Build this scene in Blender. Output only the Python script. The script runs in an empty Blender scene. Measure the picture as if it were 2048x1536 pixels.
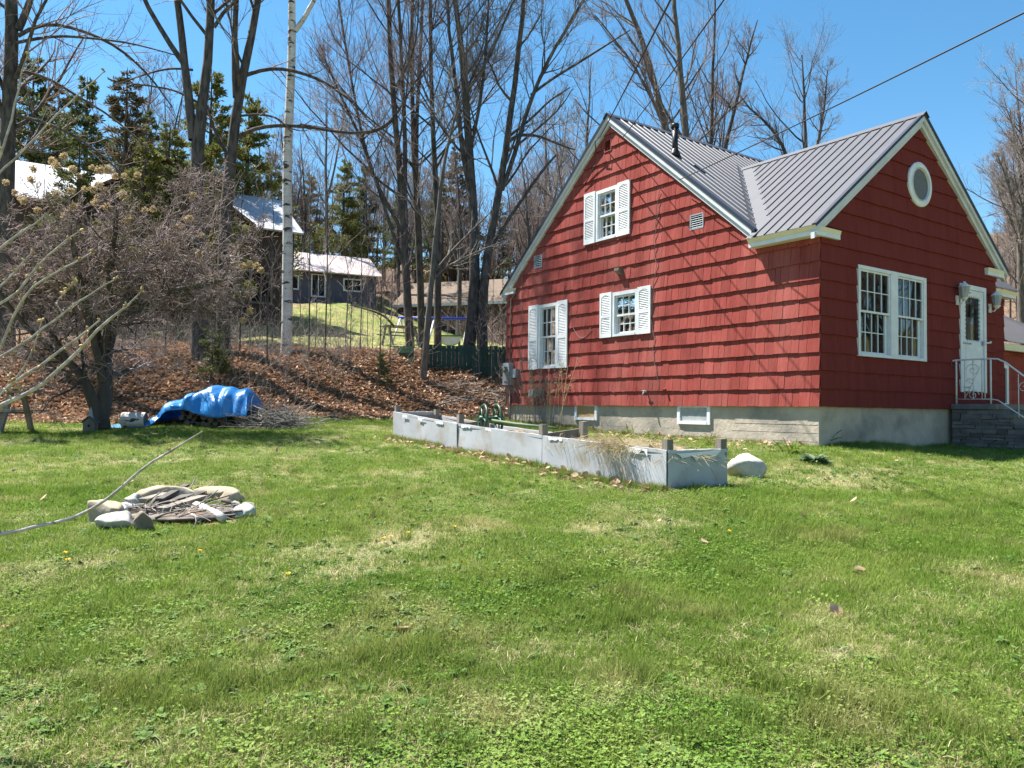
import bpy, math, random
import numpy as np
from mathutils import Vector, Matrix
random.seed(7); RNG = np.random.default_rng(7)
S = bpy.context.scene; COL = S.collection
# ------------------------------------------------------------------ camera, sky, sun, exposure
F = 1528.2; PITCH = .0322; ROLL = .0119; YAW = .6052; CX, CY = 4.9483, 12.296; ZC = 1.5
cp, sp, cr, sr = math.cos(PITCH), math.sin(PITCH), math.cos(ROLL), math.sin(ROLL)
FW = np.array([0, cp, sp]); U0 = np.array([0, -sp, cp]); R0 = np.array([1., 0, 0])
RT = cr*R0 + sr*U0; UP = -sr*R0 + cr*U0; OC = np.array([0, 0, ZC])
D1 = np.array([-math.sin(YAW), math.cos(YAW), 0]); D2 = np.array([math.cos(YAW), math.sin(YAW), 0]); C0 = np.array([CX, CY, 0])
cam = bpy.data.cameras.new('camera'); co = bpy.data.objects.new('camera', cam); COL.objects.link(co)
cam.sensor_width = 36; cam.lens = F/2048*36; cam.clip_end = 2000; cam.clip_start = .05
co.matrix_world = Matrix(((RT[0], UP[0], -FW[0], 0), (RT[1], UP[1], -FW[1], 0), (RT[2], UP[2], -FW[2], ZC), (0, 0, 0, 1)))
S.camera = co
SUNV = Vector((1.846, -.911, -3.45)).normalized()
elev = math.asin(-SUNV.z); azim = math.atan2(-SUNV.x, -SUNV.y)      # from +Y towards +X
W = bpy.data.worlds.new('World'); S.world = W; W.use_nodes = True
wn = W.node_tree.nodes; wl = W.node_tree.links
sky = wn.new('ShaderNodeTexSky'); sky.sky_type = 'NISHITA'; sky.sun_disc = False
sky.sun_elevation = elev; sky.sun_rotation = azim; sky.altitude = 300; sky.air_density = 1.0; sky.dust_density = .1; sky.ozone_density = 2.5
bg = wn['Background']; bg.inputs[1].default_value = .070
hsv = wn.new('ShaderNodeHueSaturation'); hsv.inputs['Saturation'].default_value = 1.22; hsv.inputs['Hue'].default_value = .488
wl.new(sky.outputs[0], hsv.inputs['Color']); wl.new(hsv.outputs[0], bg.inputs[0])
sl = bpy.data.lights.new('sun', 'SUN'); sl.energy = 5.0; sl.angle = math.radians(.55); sl.color = (1, .955, .89)
so = bpy.data.objects.new('sun', sl); COL.objects.link(so); so.rotation_euler = SUNV.to_track_quat('-Z', 'Y').to_euler()
so.location = (-20, 10, 40)
S.view_settings.view_transform = 'Standard'; S.view_settings.look = 'None'; S.view_settings.exposure = 1.6; S.view_settings.gamma = 1
S.render.engine = 'CYCLES'; S.cycles.max_bounces = 5; S.cycles.diffuse_bounces = 2; S.cycles.glossy_bounces = 2; S.cycles.transmission_bounces = 3; S.cycles.transparent_max_bounces = 8; S.cycles.caustics_reflective = False; S.cycles.caustics_refractive = False

# ------------------------------------------------------------------ pixel helpers (2048x1536 photograph pixels)
def ray(x, y): return FW + RT*((x-1024)/F) + UP*((768-y)/F)
def at(x, y, Y):
    r = ray(x, y); return OC + r*(Y/r[1])
def hit(x, y, p, n):
    r = ray(x, y); return OC + r*(((p-OC) @ n)/(r @ n))
def LW(x, y, off=0):
    P = hit(x, y, C0-D2*off, D2); return float((P-C0) @ D1), float(P[2])
def RW(x, y, off=0):
    P = hit(x, y, C0-D1*off, D1); return float((P-C0) @ D2), float(P[2])
# ------------------------------------------------------------------ terrain height
FOOTX = [-60, -30, -14, -8, -4, -.5, 4, 9, 16, 30, 60]; FOOTY = [13, 14.5, 16.4, 17.5, 18.7, 20.2, 24.5, 28, 31, 33, 34]
LCP = []
def _lp(px, py, Y):
    p = at(px, py, Y); LCP.append((p[0], p[1], p[2]))
for a in ((400, 857, 16), (205, 861, 15.6), (10, 872, 14.2), (620, 842, 17.3), (300, 1064, 6.6), (1335, 986, 8.26), (1470, 977, 8.66), (787, 876, 14.4), (1078, 937, 10.2)): _lp(*a)
LCP += [(0, 0, 0), (0, 2.8, .17), (2, 3, .2), (-2, 3, .16), (CX, CY, .94), (CX+D1[0]*5, CY+D1[1]*5, 1.03), (CX+D1[0]*9, CY+D1[1]*9, 1.22),
        (CX+D2[0]*4, CY+D2[1]*4, .9), (CX+D2[0]*9, CY+D2[1]*9, .9), (6, 6, .5), (9, 10, .72), (-6, 10, .66), (-10, 14, 1.0), (14, 10, .65), (-4, 6, .40)]
LCP = np.array(LCP); _pl = lambda x, y: .0655*y + .004*x
LRES = LCP[:, 2] - _pl(LCP[:, 0], LCP[:, 1])
def hgt(x, y):
    x = np.asarray(x, float); y = np.asarray(y, float)
    fy = np.interp(x, FOOTX, FOOTY); ye = np.minimum(y, fy); xe = np.clip(x, -18, 18)
    ye = np.clip(ye, -25, 40)
    d2 = (xe[..., None]-LCP[:, 0])**2 + (ye[..., None]-LCP[:, 1])**2 + .5
    w = 1/d2**1.5; z = _pl(xe, ye) + (w*LRES).sum(-1)/w.sum(-1)
    d = np.maximum(y-fy, 0); u = np.clip(d/5.6, 0, 1); sm = u*u*(3-2*u)
    H0 = np.interp(x, [-14, 0, 8, 20], [2.05, 1.9, 1.2, 1.0])
    sl = np.interp(x, [-30, -11, -4, 0, 8, 20], [.17, .185, .115, .10, .12, .22])
    e = np.maximum(d-5.6, 0); far = sl*np.minimum(e, 40) + .22*np.clip(e-40, 0, 90) 
    xr = np.maximum(np.abs(x)-26, 0); far2 = .16*np.minimum(xr, 60)*(y > -200)
    z = z + H0*sm + far + far2*np.clip((y+30)/40, 0, 1)
    z = z + .025*np.sin(x*1.7+1)*np.sin(y*1.3) + .012*np.sin(x*4.1+y*2.3) + np.clip(d, 0, 3)*.02*np.sin(x*2.9+y*1.9)
    return z
def hz(x, y): return float(hgt(np.array([x]), np.array([y]))[0])
def ghit(px, py, lo=2, hi=140):
    r = ray(px, py); Y = np.linspace(lo, hi, 2400); P = OC[None]+r[None]*(Y/r[1])[:, None]
    g = P[:, 2]-hgt(P[:, 0], P[:, 1]); i = np.argmax(g < 0)
    if g[i] >= 0: i = len(Y)-1
    q = P[i]; return np.array([q[0], q[1], hz(q[0], q[1])])

# ------------------------------------------------------------------ materials
def mat(name, c1, c2=None, scale=6, rough=.75, bump=0., bscale=30, stretch=(1, 1, 1), rnd=0., metal=0., lo=.35, hi=.65, spec=.4, c3=None, s3=2., lo3=.5, hi3=.7, coord='Object', det=5):
    m = bpy.data.materials.new(name); m.use_nodes = True; n = m.node_tree.nodes; l = m.node_tree.links
    b = n['Principled BSDF']; b.inputs['Roughness'].default_value = rough; b.inputs['Metallic'].default_value = metal
    b.inputs['Specular IOR Level'].default_value = spec
    if coord == 'World':
        tc = n.new('ShaderNodeNewGeometry'); out = tc.outputs['Position']
    else:
        tc = n.new('ShaderNodeTexCoord'); out = tc.outputs[coord]
    mp = n.new('ShaderNodeMapping'); mp.inputs['Scale'].default_value = stretch; l.new(out, mp.inputs[0])
    col = None
    def noise(sc, lo, hi, d=det):
        t = n.new('ShaderNodeTexNoise'); t.inputs['Scale'].default_value = sc; t.inputs['Detail'].default_value = d; t.inputs['Roughness'].default_value = .6
        l.new(mp.outputs[0], t.inputs['Vector']); r = n.new('ShaderNodeMapRange'); r.inputs[1].default_value = lo; r.inputs[2].default_value = hi
        l.new(t.outputs['Fac'], r.inputs[0]); return r.outputs[0]
    def mix(f, a, c):
        x = n.new('ShaderNodeMix'); x.data_type = 'RGBA'
        if isinstance(f, float): x.inputs[0].default_value = f
        else: l.new(f, x.inputs[0])
        for s, v in ((6, a), (7, c)):
            if isinstance(v, tuple): x.inputs[s].default_value = (*v, 1)
            else: l.new(v, x.inputs[s])
        return x.outputs[2]
    col = c1
    if c2: col = mix(noise(scale, lo, hi), c1, c2)
    if c3: col = mix(noise(s3, lo3, hi3), col, c3)
    if rnd:
        oi = n.new('ShaderNodeObjectInfo'); ge = n.new('ShaderNodeNewGeometry'); ad = n.new('ShaderNodeMath'); ad.operation = 'ADD'
        l.new(oi.outputs['Random'], ad.inputs[0]); l.new(ge.outputs['Random Per Island'], ad.inputs[1])
        fr = n.new('ShaderNodeMath'); fr.operation = 'FRACT'; l.new(ad.outputs[0], fr.inputs[0])
        mr = n.new('ShaderNodeMapRange'); mr.inputs[3].default_value = 1-rnd; mr.inputs[4].default_value = 1+rnd; l.new(fr.outputs[0], mr.inputs[0])
        hs = n.new('ShaderNodeHueSaturation'); l.new(mr.outputs[0], hs.inputs['Value'])
        if isinstance(col, tuple): hs.inputs['Color'].default_value = (*col, 1)
        else: l.new(col, hs.inputs['Color'])
        col = hs.outputs[0]
    if isinstance(col, tuple): b.inputs['Base Color'].default_value = (*col, 1)
    else: l.new(col, b.inputs['Base Color'])
    if bump:
        t = n.new('ShaderNodeTexNoise'); t.inputs['Scale'].default_value = bscale; t.inputs['Detail'].default_value = 6
        l.new(mp.outputs[0], t.inputs['Vector']); bp = n.new('ShaderNodeBump'); bp.inputs['Strength'].default_value = bump; bp.inputs['Distance'].default_value = .02
        l.new(t.outputs['Fac'], bp.inputs['Height']); l.new(bp.outputs[0], b.inputs['Normal'])
    m['bsdf'] = 1
    return m
def translucent(m, amt=.35):
    n = m.node_tree.nodes; l = m.node_tree.links; b = n['Principled BSDF']; t = n.new('ShaderNodeBsdfTranslucent')
    s = b.inputs['Base Color']
    if s.links: l.new(s.links[0].from_socket, t.inputs[0])
    else: t.inputs[0].default_value = s.default_value
    x = n.new('ShaderNodeMixShader'); x.inputs[0].default_value = amt; l.new(b.outputs[0], x.inputs[1]); l.new(t.outputs[0], x.inputs[2])
    l.new(x.outputs[0], n['Material Output'].inputs[0]); return m
def glass(name, tint=(.75, .8, .82), rough=.02):
    m = bpy.data.materials.new(name); m.use_nodes = True; n = m.node_tree.nodes; l = m.node_tree.links
    n.remove(n['Principled BSDF']); g = n.new('ShaderNodeBsdfGlossy'); g.inputs['Roughness'].default_value = rough
    t = n.new('ShaderNodeBsdfTransparent'); t.inputs[0].default_value = (*tint, 1); fr = n.new('ShaderNodeFresnel'); fr.inputs[0].default_value = 1.9
    x = n.new('ShaderNodeMixShader'); l.new(fr.outputs[0], x.inputs[0]); l.new(t.outputs[0], x.inputs[1]); l.new(g.outputs[0], x.inputs[2])
    l.new(x.outputs[0], n['Material Output'].inputs[0]); return m
M = {}
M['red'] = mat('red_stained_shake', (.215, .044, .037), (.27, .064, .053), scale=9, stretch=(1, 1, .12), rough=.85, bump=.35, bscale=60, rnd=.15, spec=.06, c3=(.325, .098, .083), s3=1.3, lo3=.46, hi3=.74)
M['red_shade'] = mat('red_stained_shake_shade', (.150, .029, .026), (.175, .036, .031), scale=7, stretch=(1, 1, .12), rough=.85, bump=.3, bscale=60, rnd=.03, spec=.05)  # same red stain darkened to put the front's shade into the colour
M['redpaint'] = mat('red_paint', (.25, .045, .04), rough=.6)
M['core'] = mat('tar_paper', (.03, .012, .012), rough=.9)
M['white'] = mat('white_paint', (.72, .74, .76), (.62, .64, .66), scale=5, rough=.55, spec=.4)
M['shutter'] = mat('shutter_paint', (.74, .75, .76), (.68, .70, .72), scale=6, rough=.5)
M['cream'] = mat('cream_paint', (.74, .68, .50), (.68, .62, .45), scale=5, rough=.55)
M['trim'] = mat('rake_paint', (.60, .62, .65), (.50, .52, .55), scale=3, rough=.6)
M['roof'] = mat('grey_metal_roofing', (.058, .057, .066), (.072, .071, .080), scale=2.5, rough=.48, metal=0., spec=.5, bump=.04, bscale=8)
M['flash'] = mat('valley_flashing', (.080, .083, .095), (.066, .069, .079), scale=2, rough=.6, metal=0.)
M['dark'] = mat('dark_trim_metal', (.018, .024, .040), rough=.45)
M['black'] = mat('black_pipe', (.008, .008, .009), rough=.4)
M['conc'] = mat('board_formed_concrete', (.47, .405, .325), (.35, .30, .24), scale=2.2, rough=.9, bump=.5, bscale=14, stretch=(1, 1, 1), c3=(.20, .185, .165), s3=1.3, lo3=.52, hi3=.75)
M['pane'] = glass('window_glass')
M['screen'] = mat('insect_screen', (.10, .11, .12), (.14, .15, .16), scale=40, rough=.7)
M['curtain'] = mat('curtain_cloth', (.38, .40, .41), (.28, .30, .31), scale=9, stretch=(6, 6, .3), rough=.9)
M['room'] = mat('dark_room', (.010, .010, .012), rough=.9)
M['ply'] = mat('plywood', (.42, .29, .14), (.34, .23, .11), scale=7, stretch=(1, 1, 5), rough=.8)
M['dirtyglass'] = mat('dusty_glass', (.26, .28, .29), (.38, .39, .39), scale=5, rough=.25)
M['stone'] = mat('porch_ledgestone', (.16, .15, .14), (.10, .095, .09), scale=5, rough=.85, bump=.5, bscale=18, rnd=.3)
M['slab'] = mat('porch_slab', (.17, .17, .165), (.11, .11, .105), scale=4, rough=.85, bump=.3)
M['iron'] = mat('white_iron_paint', (.66, .66, .64), (.30, .22, .15), scale=16, lo=.58, hi=.75, rough=.55)
M['meter'] = mat('grey_meter_box', (.30, .33, .36), (.24, .27, .30), scale=6, rough=.5)
M['sheet'] = mat('weathered_grey_sheet', (.43, .44, .465), (.335, .345, .37), scale=1.6, rough=.48, spec=.4, c3=(.30, .265, .215), s3=2.2, lo3=.50, hi3=.70, bump=.06, bscale=5)
M['greywood'] = mat('grey_weathered_wood', (.25, .22, .18), (.15, .13, .11), scale=6, stretch=(1, 1, .2), rough=.9, bump=.5, bscale=25, rnd=.18)
M['soil'] = mat('garden_soil', (.16, .12, .08), (.26, .21, .14), scale=7, rough=.95, bump=.8, bscale=9)
M['straw'] = mat('dry_straw', (.48, .39, .23), (.36, .28, .15), scale=30, rough=.85, rnd=.25)
M['rock'] = mat('field_stone', (.40, .37, .32), (.30, .28, .245), scale=5, rough=.88, bump=.6, bscale=9, c3=(.48, .47, .44), s3=9, lo3=.55, hi3=.75)
M['tanrock'] = mat('tan_field_stone', (.40, .32, .22), (.28, .23, .165), scale=4, rough=.88, bump=.6, bscale=9, c3=(.46, .40, .30), s3=7, lo3=.55, hi3=.75)
M['palerock'] = mat('pale_field_stone', (.46, .45, .40), (.33, .32, .285), scale=9, c3=(.48, .47, .43), s3=16, lo3=.55, hi3=.7, rough=.88, bump=.5, bscale=9)
M['brownrock'] = mat('brown_field_stone', (.22, .17, .12), (.15, .12, .09), scale=6, rough=.9, bump=.6, bscale=9)
M['tarp'] = translucent(mat('blue_tarpaulin', (.03, .235, .62), (.05, .29, .68), scale=3, rough=.36, spec=.5, bump=.9, bscale=7), .18)
M['bark'] = mat('grey_maple_bark', (.098, .085, .074), (.036, .031, .028), scale=11, stretch=(1, 1, .28), lo=.40, hi=.62, rough=.92, bump=1., bscale=9, c3=(.13, .12, .105), s3=5, lo3=.58, hi3=.75)
M['bark2'] = mat('pale_grey_bark', (.15, .13, .11), (.075, .065, .056), scale=12, stretch=(1, 1, .3), rough=.9, bump=.7, bscale=9)
M['twig'] = mat('maple_twigs', (.25, .21, .195), (.18, .148, .135), scale=2, rough=.8, rnd=.25)
M['twig2'] = mat('pale_twigs', (.28, .25, .22), (.20, .175, .15), scale=2, rough=.8, rnd=.25)
M['redtwig'] = mat('reddish_twigs', (.29, .215, .195), (.20, .145, .128), scale=2, rough=.8, rnd=.25)
M['birch'] = mat('white_birch_bark', (.62, .58, .54), (.46, .42, .385), scale=3, stretch=(1, 1, 3.), rough=.7, c3=(.045, .04, .038), s3=2.2, lo3=.575, hi3=.61, bump=.35, bscale=12)
M['needle'] = translucent(mat('pine_needles', (.095, .120, .042), (.14, .155, .05), scale=1.2, rough=.7, rnd=.4, spec=.2), .25)
M['needle2'] = translucent(mat('yellow_green_pine_needles', (.15, .165, .042), (.18, .18, .05), scale=1.2, rough=.7, rnd=.35, spec=.2), .25)
M['spruce'] = translucent(mat('rusty_spruce_needles', (.105, .10, .045), (.15, .11, .06), scale=1, rough=.75, rnd=.4, spec=.2), .2)
M['applebark'] = mat('apple_bark', (.095, .08, .065), (.05, .042, .035), scale=6, stretch=(1, 1, .2), rough=.95, bump=1., bscale=10)
M['hydr'] = translucent(mat('dried_flower_petals', (.58, .46, .28), (.42, .31, .17), scale=30, rough=.9, rnd=.25), .3)
M['cherry'] = mat('young_fruitwood_bark', (.42, .395, .40), (.20, .175, .17), scale=26, stretch=(1, 1, 1), rough=.45, bump=.4, bscale=40, spec=.35)
M['bud'] = translucent(mat('opening_buds', (.46, .42, .17), (.40, .22, .12), scale=60, rough=.7, rnd=.3), .25)
M['leaf'] = translucent(mat('dry_fallen_leaves', (.42, .27, .175), (.27, .155, .090), scale=2.5, rough=.8, rnd=.45, c3=(.52, .40, .30), s3=5, lo3=.5, hi3=.7, spec=.25), .15)
M['green'] = mat('green_painted_boards', (.012, .040, .036), (.018, .055, .050), scale=4, rough=.75, rnd=.2, bump=.2)
M['greeniron'] = mat('green_painted_iron', (.018, .06, .035), (.03, .085, .05), scale=12, rough=.45, c3=(.09, .05, .02), s3=9, lo3=.6, hi3=.75)
M['char'] = mat('charred_wood', (.06, .052, .048), (.13, .115, .10), scale=7, stretch=(1, 1, .3), rough=.9, bump=.5)
M['ash'] = mat('ash_and_debris', (.20, .17, .14), (.10, .085, .07), scale=9, rough=.95, bump=.8, bscale=20, c3=(.16, .07, .03), s3=6, lo3=.55, hi3=.7)
M['paper'] = mat('white_scrap', (.70, .70, .70), rough=.7)
M['rust'] = mat('rusty_scrap', (.28, .10, .04), (.18, .06, .03), scale=12, rough=.85)
M['brick'] = mat('tan_block', (.48, .38, .22), (.40, .31, .18), scale=14, rough=.9, bump=.3)
M['wire'] = mat('black_cable', (.012, .012, .014), rough=.5)
M['nroof'] = mat('pinkish_metal_roof', (.50, .42, .40), (.44, .37, .35), scale=1, rough=.5)
M['nwall'] = mat('slate_blue_siding', (.085, .085, .12), (.075, .075, .10), scale=2, rough=.7)
M['bwall'] = mat('brown_siding', (.070, .050, .042), (.055, .04, .034), scale=2, rough=.8)
M['shinyroof'] = mat('pale_metal_roof', (.42, .43, .46), (.34, .35, .38), scale=1.5, rough=.5, metal=.0)
M['tanroof'] = mat('brown_shingle_roof', (.17, .125, .09), (.13, .095, .07), scale=3, rough=.9)
M['blueplastic'] = mat('blue_plastic', (.03, .06, .42), rough=.4)
M['lightgreen'] = mat('green_plastic', (.06, .20, .05), rough=.5)
M['yellow'] = mat('dandelion_petals', (.75, .52, .01), rough=.7)
M['weed'] = translucent(mat('blue_green_leaves', (.10, .17, .085), (.15, .22, .12), scale=8, rough=.6, rnd=.3), .25)
M['timber'] = mat('pale_landscape_timber', (.42, .38, .33), (.30, .27, .23), scale=5, stretch=(.2, 1, 1), rough=.9, bump=.4)
# lawn: colour varies over the ground itself (green sward, yellow moss-green, straw thatch)
def lawnmat(name, g1, g2, dry, tr, dlo=.50, dhi=.66):
    m = mat(name, g1, g2, scale=.9, coord='World', rough=.75, rnd=.28, lo=.38, hi=.62, c3=dry, s3=1.5, lo3=dlo, hi3=dhi, spec=.22, det=6)
    return translucent(m, tr)
M['grass'] = lawnmat('lawn_grass', (.132, .222, .028), (.205, .280, .052), (.40, .37, .15), .45, .54, .74)
M['thatch'] = lawnmat('dead_grass', (.50, .44, .25), (.42, .36, .19), (.58, .52, .33), .28)
M['clover'] = lawnmat('clover_leaves', (.120, .220, .030), (.180, .265, .048), (.22, .27, .08), .3)
M['broadleaf'] = lawnmat('broad_weed_leaves', (.070, .145, .028), (.115, .195, .045), (.13, .17, .06), .3)
M['tuft'] = lawnmat('long_tuft_grass', (.125, .195, .030), (.175, .225, .045), (.24, .25, .075), .4)
gm = bpy.data.materials.new('ground_cover'); gm.use_nodes = True; M['ground'] = gm
def _g():
    n = gm.node_tree.nodes; l = gm.node_tree.links; b = n['Principled BSDF']; b.inputs['Roughness'].default_value = .95; b.inputs['Specular IOR Level'].default_value = .1
    ge = n.new('ShaderNodeNewGeometry')
    def noise(sc, lo, hi, d=8):
        t = n.new('ShaderNodeTexNoise'); t.inputs['Scale'].default_value = sc; t.inputs['Detail'].default_value = d; t.inputs['Roughness'].default_value = .65; l.new(ge.outputs['Position'], t.inputs['Vector'])
        r = n.new('ShaderNodeMapRange'); r.inputs[1].default_value = lo; r.inputs[2].default_value = hi; l.new(t.outputs['Fac'], r.inputs[0]); return r.outputs[0]
    def mix(f, a, c):
        x = n.new('ShaderNodeMix'); x.data_type = 'RGBA'; l.new(f, x.inputs[0])
        for s, v in ((6, a), (7, c)):
            if isinstance(v, tuple): x.inputs[s].default_value = (*v, 1)
            else: l.new(v, x.inputs[s])
        return x.outputs[2]
    lawn = mix(noise(14, .4, .62), (.15, .14, .05), (.24, .21, .11)); lawn = mix(noise(1.5, .5, .7), lawn, (.33, .28, .16)); lawn = mix(noise(3, .45, .6), lawn, (.09, .135, .03))
    lit = mix(noise(9, .42, .6), (.17, .095, .055), (.30, .19, .12)); lit = mix(noise(2.2, .52, .68), lit, (.085, .06, .042))
    up = mix(noise(1.2, .42, .6), (.13, .17, .04), (.28, .25, .10)); wood = mix(noise(3, .4, .6), (.13, .088, .06), (.20, .14, .09))
    a1 = n.new('ShaderNodeAttribute'); a1.attribute_name = 'litter'; a2 = n.new('ShaderNodeAttribute'); a2.attribute_name = 'upper'; a3 = n.new('ShaderNodeAttribute'); a3.attribute_name = 'wood'
    c = mix(a1.outputs['Fac'], lawn, lit); c = mix(a2.outputs['Fac'], c, up); c = mix(a3.outputs['Fac'], c, wood); l.new(c, b.inputs['Base Color'])
    t = n.new('ShaderNodeTexNoise'); t.inputs['Scale'].default_value = 22; t.inputs['Detail'].default_value = 8; l.new(ge.outputs['Position'], t.inputs['Vector'])
    bp = n.new('ShaderNodeBump'); bp.inputs['Strength'].default_value = .8; bp.inputs['Distance'].default_value = .03; l.new(t.outputs['Fac'], bp.inputs['Height']); l.new(bp.outputs[0], b.inputs['Normal'])
_g()

# ------------------------------------------------------------------ mesh helpers
def link(name, me, m, parent=None, label=None, cat=None, group=None, kind=None, loc=None):
    o = bpy.data.objects.new(name, me); COL.objects.link(o)
    if m is not None and not me.materials: me.materials.append(M[m] if isinstance(m, str) else m)
    if parent is not None: o.parent = parent
    if loc is not None: o.location = loc
    tag(o, label, cat, group, kind); return o
def tag(o, label=None, cat=None, group=None, kind=None):
    for k, v in (('label', label), ('category', cat), ('group', group), ('kind', kind)):
        if v: o[k] = v
    return o
def thing(name, label, cat, loc=(0, 0, 0), rz=0., group=None):
    o = bpy.data.objects.new(name, None); COL.objects.link(o); o.location = loc; o.rotation_euler = (0, 0, rz); o.empty_display_size = .1
    return tag(o, label, cat, group)
class MB:
    def __init__(s): s.v = []; s.f = []
    def poly(s, pts):
        b = len(s.v); s.v += [tuple(p) for p in pts]; s.f.append(tuple(range(b, b+len(pts))))
    def prism(s, pts, off):     # polygon pts extruded by vector off, closed
        b = len(s.v); n = len(pts); off = np.array(off, float)
        s.v += [tuple(p) for p in pts] + [tuple(np.array(p, float)+off) for p in pts]
        s.f.append(tuple(range(b+n-1, b-1, -1))); s.f.append(tuple(range(b+n, b+2*n)))
        for i in range(n):
            j = (i+1) % n; s.f.append((b+i, b+j, b+n+j, b+n+i))
    def box(s, a, c):
        (x0, y0, z0), (x1, y1, z1) = a, c
        s.prism([(x0, y0, z0), (x1, y0, z0), (x1, y1, z0), (x0, y1, z0)], (0, 0, z1-z0))
    def bar(s, p0, p1, a, c):   # bar from p0 to p1 with half vectors a and c
        p0, p1, a, c = (np.array(q, float) for q in (p0, p1, a, c))
        s.prism([p0-a-c, p0+a-c, p0+a+c, p0-a+c], p1-p0)
    def tube(s, pts, rad, n=8, cap=True):
        pts = np.array(pts, float); k = len(pts); rad = np.full(k, rad) if np.isscalar(rad) else np.array(rad, float)
        V, Fc = tubes(pts[None], rad[None], n); b = len(s.v); s.v += [tuple(q) for q in V]; s.f += [tuple(int(i)+b for i in q) for q in Fc]
        if cap:
            s.f.append(tuple(range(b+n-1, b-1, -1))); s.f.append(tuple(range(b+(k-1)*n, b+k*n)))
    def lathe(s, prof, n=24, ctr=(0, 0, 0)):
        b = len(s.v); k = len(prof)
        for r, z in prof:
            for i in range(n): a = 2*math.pi*i/n; s.v.append((ctr[0]+r*math.cos(a), ctr[1]+r*math.sin(a), ctr[2]+z))
        for j in range(k-1):
            for i in range(n): q = (i+1) % n; s.f.append((b+j*n+i, b+j*n+q, b+(j+1)*n+q, b+(j+1)*n+i))
        s.f.append(tuple(range(b+n-1, b-1, -1))); s.f.append(tuple(range(b+(k-1)*n, b+k*n)))
    def mesh(s, name, smooth=False):
        me = bpy.data.meshes.new(name); me.from_pydata(s.v, [], s.f)
        if smooth: me.polygons.foreach_set('use_smooth', [True]*len(me.polygons))
        me.update(); return me
    def obj(s, name, m, parent=None, smooth=False, **k): return link(name, s.mesh(name, smooth), m, parent, **k)
def npmesh(name, V, Q, smooth=False):
    V = np.asarray(V, np.float32); Q = np.asarray(Q, np.int32); k = Q.shape[1]
    me = bpy.data.meshes.new(name); me.vertices.add(len(V)); me.vertices.foreach_set('co', V.ravel())
    me.loops.add(Q.size); me.loops.foreach_set('vertex_index', Q.ravel()); me.polygons.add(len(Q))
    me.polygons.foreach_set('loop_start', np.arange(0, Q.size, k, dtype=np.int32)); me.polygons.foreach_set('loop_total', np.full(len(Q), k, np.int32))
    if smooth: me.polygons.foreach_set('use_smooth', np.ones(len(Q), bool))
    me.update(calc_edges=True); return me
def nrm(v): return v/np.maximum(np.linalg.norm(v, axis=-1, keepdims=True), 1e-9)
def tubes(P, R, n):
    N, k, _ = P.shape; T = np.empty_like(P); T[:, 1:-1] = P[:, 2:]-P[:, :-2]; T[:, 0] = P[:, 1]-P[:, 0]; T[:, -1] = P[:, -1]-P[:, -2]; T = nrm(T)
    mT = nrm(T.mean(1)); ref = np.where(np.abs(mT[:, 2:3]) > .8, np.array([[1., .2, 0]]), np.array([[0, 0, 1.]]))
    A = nrm(np.cross(T, ref[:, None])); B = np.cross(T, A)
    an = np.arange(n)*2*np.pi/n; ca = np.cos(an); sa = np.sin(an)
    V = P[:, :, None] + R[:, :, None, None]*(A[:, :, None]*ca[None, None, :, None] + B[:, :, None]*sa[None, None, :, None])
    idx = np.arange(N*k*n).reshape(N, k, n); a = idx[:, :-1]; b = idx[:, 1:]
    Q = np.stack([a, np.roll(a, -1, 2), np.roll(b, -1, 2), b], -1).reshape(-1, 4)
    return V.reshape(-1, 3), Q
def cat_t(parts):
    V = []; Q = []; b = 0
    for v, q in parts: V.append(v); Q.append(q+b); b += len(v)
    return np.concatenate(V), np.concatenate(Q)
def blob(r, seed, sub=4, rough=.22, flat=.35, fz=.0):
    # irregular stone: squashed, noise-displaced ball with a few flattened facets
    import bmesh
    bm = bmesh.new(); bmesh.ops.create_icosphere(bm, subdivisions=sub, radius=1); rg = np.random.default_rng(seed)
    pl = nrm(rg.normal(size=(16, 3))); hh = rg.uniform(.60, .92, 16); ph = rg.uniform(0, 6, (5, 3)); fr = rg.uniform(1.5, 4, (5, 3))
    for v in bm.verts:
        p = np.array(v.co); 
        for a, h in zip(pl, hh):
            d = p @ a
            if d > h: p = p - a*(d-h)*.93
        p = p*(1+.03*math.sin(9*p[0]+3*p[2])*math.sin(8*p[1]+seed)+rough*.35*sum(math.sin(float(fr[i] @ p)+ph[i, 0])*(.6 if i < 3 else .3) for i in range(5))/2)
        v.co = Vector(p*np.array(r))
    me = bpy.data.meshes.new('stone'); bm.to_mesh(me); bm.free(); me.polygons.foreach_set('use_smooth', [sub > 3]*len(me.polygons)); return me
def copy_tree(o, parent=None):
    c = o.copy(); COL.objects.link(c)
    if parent is not None: c.parent = parent
    for ch in o.children: copy_tree(ch, c)
    return c

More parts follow.
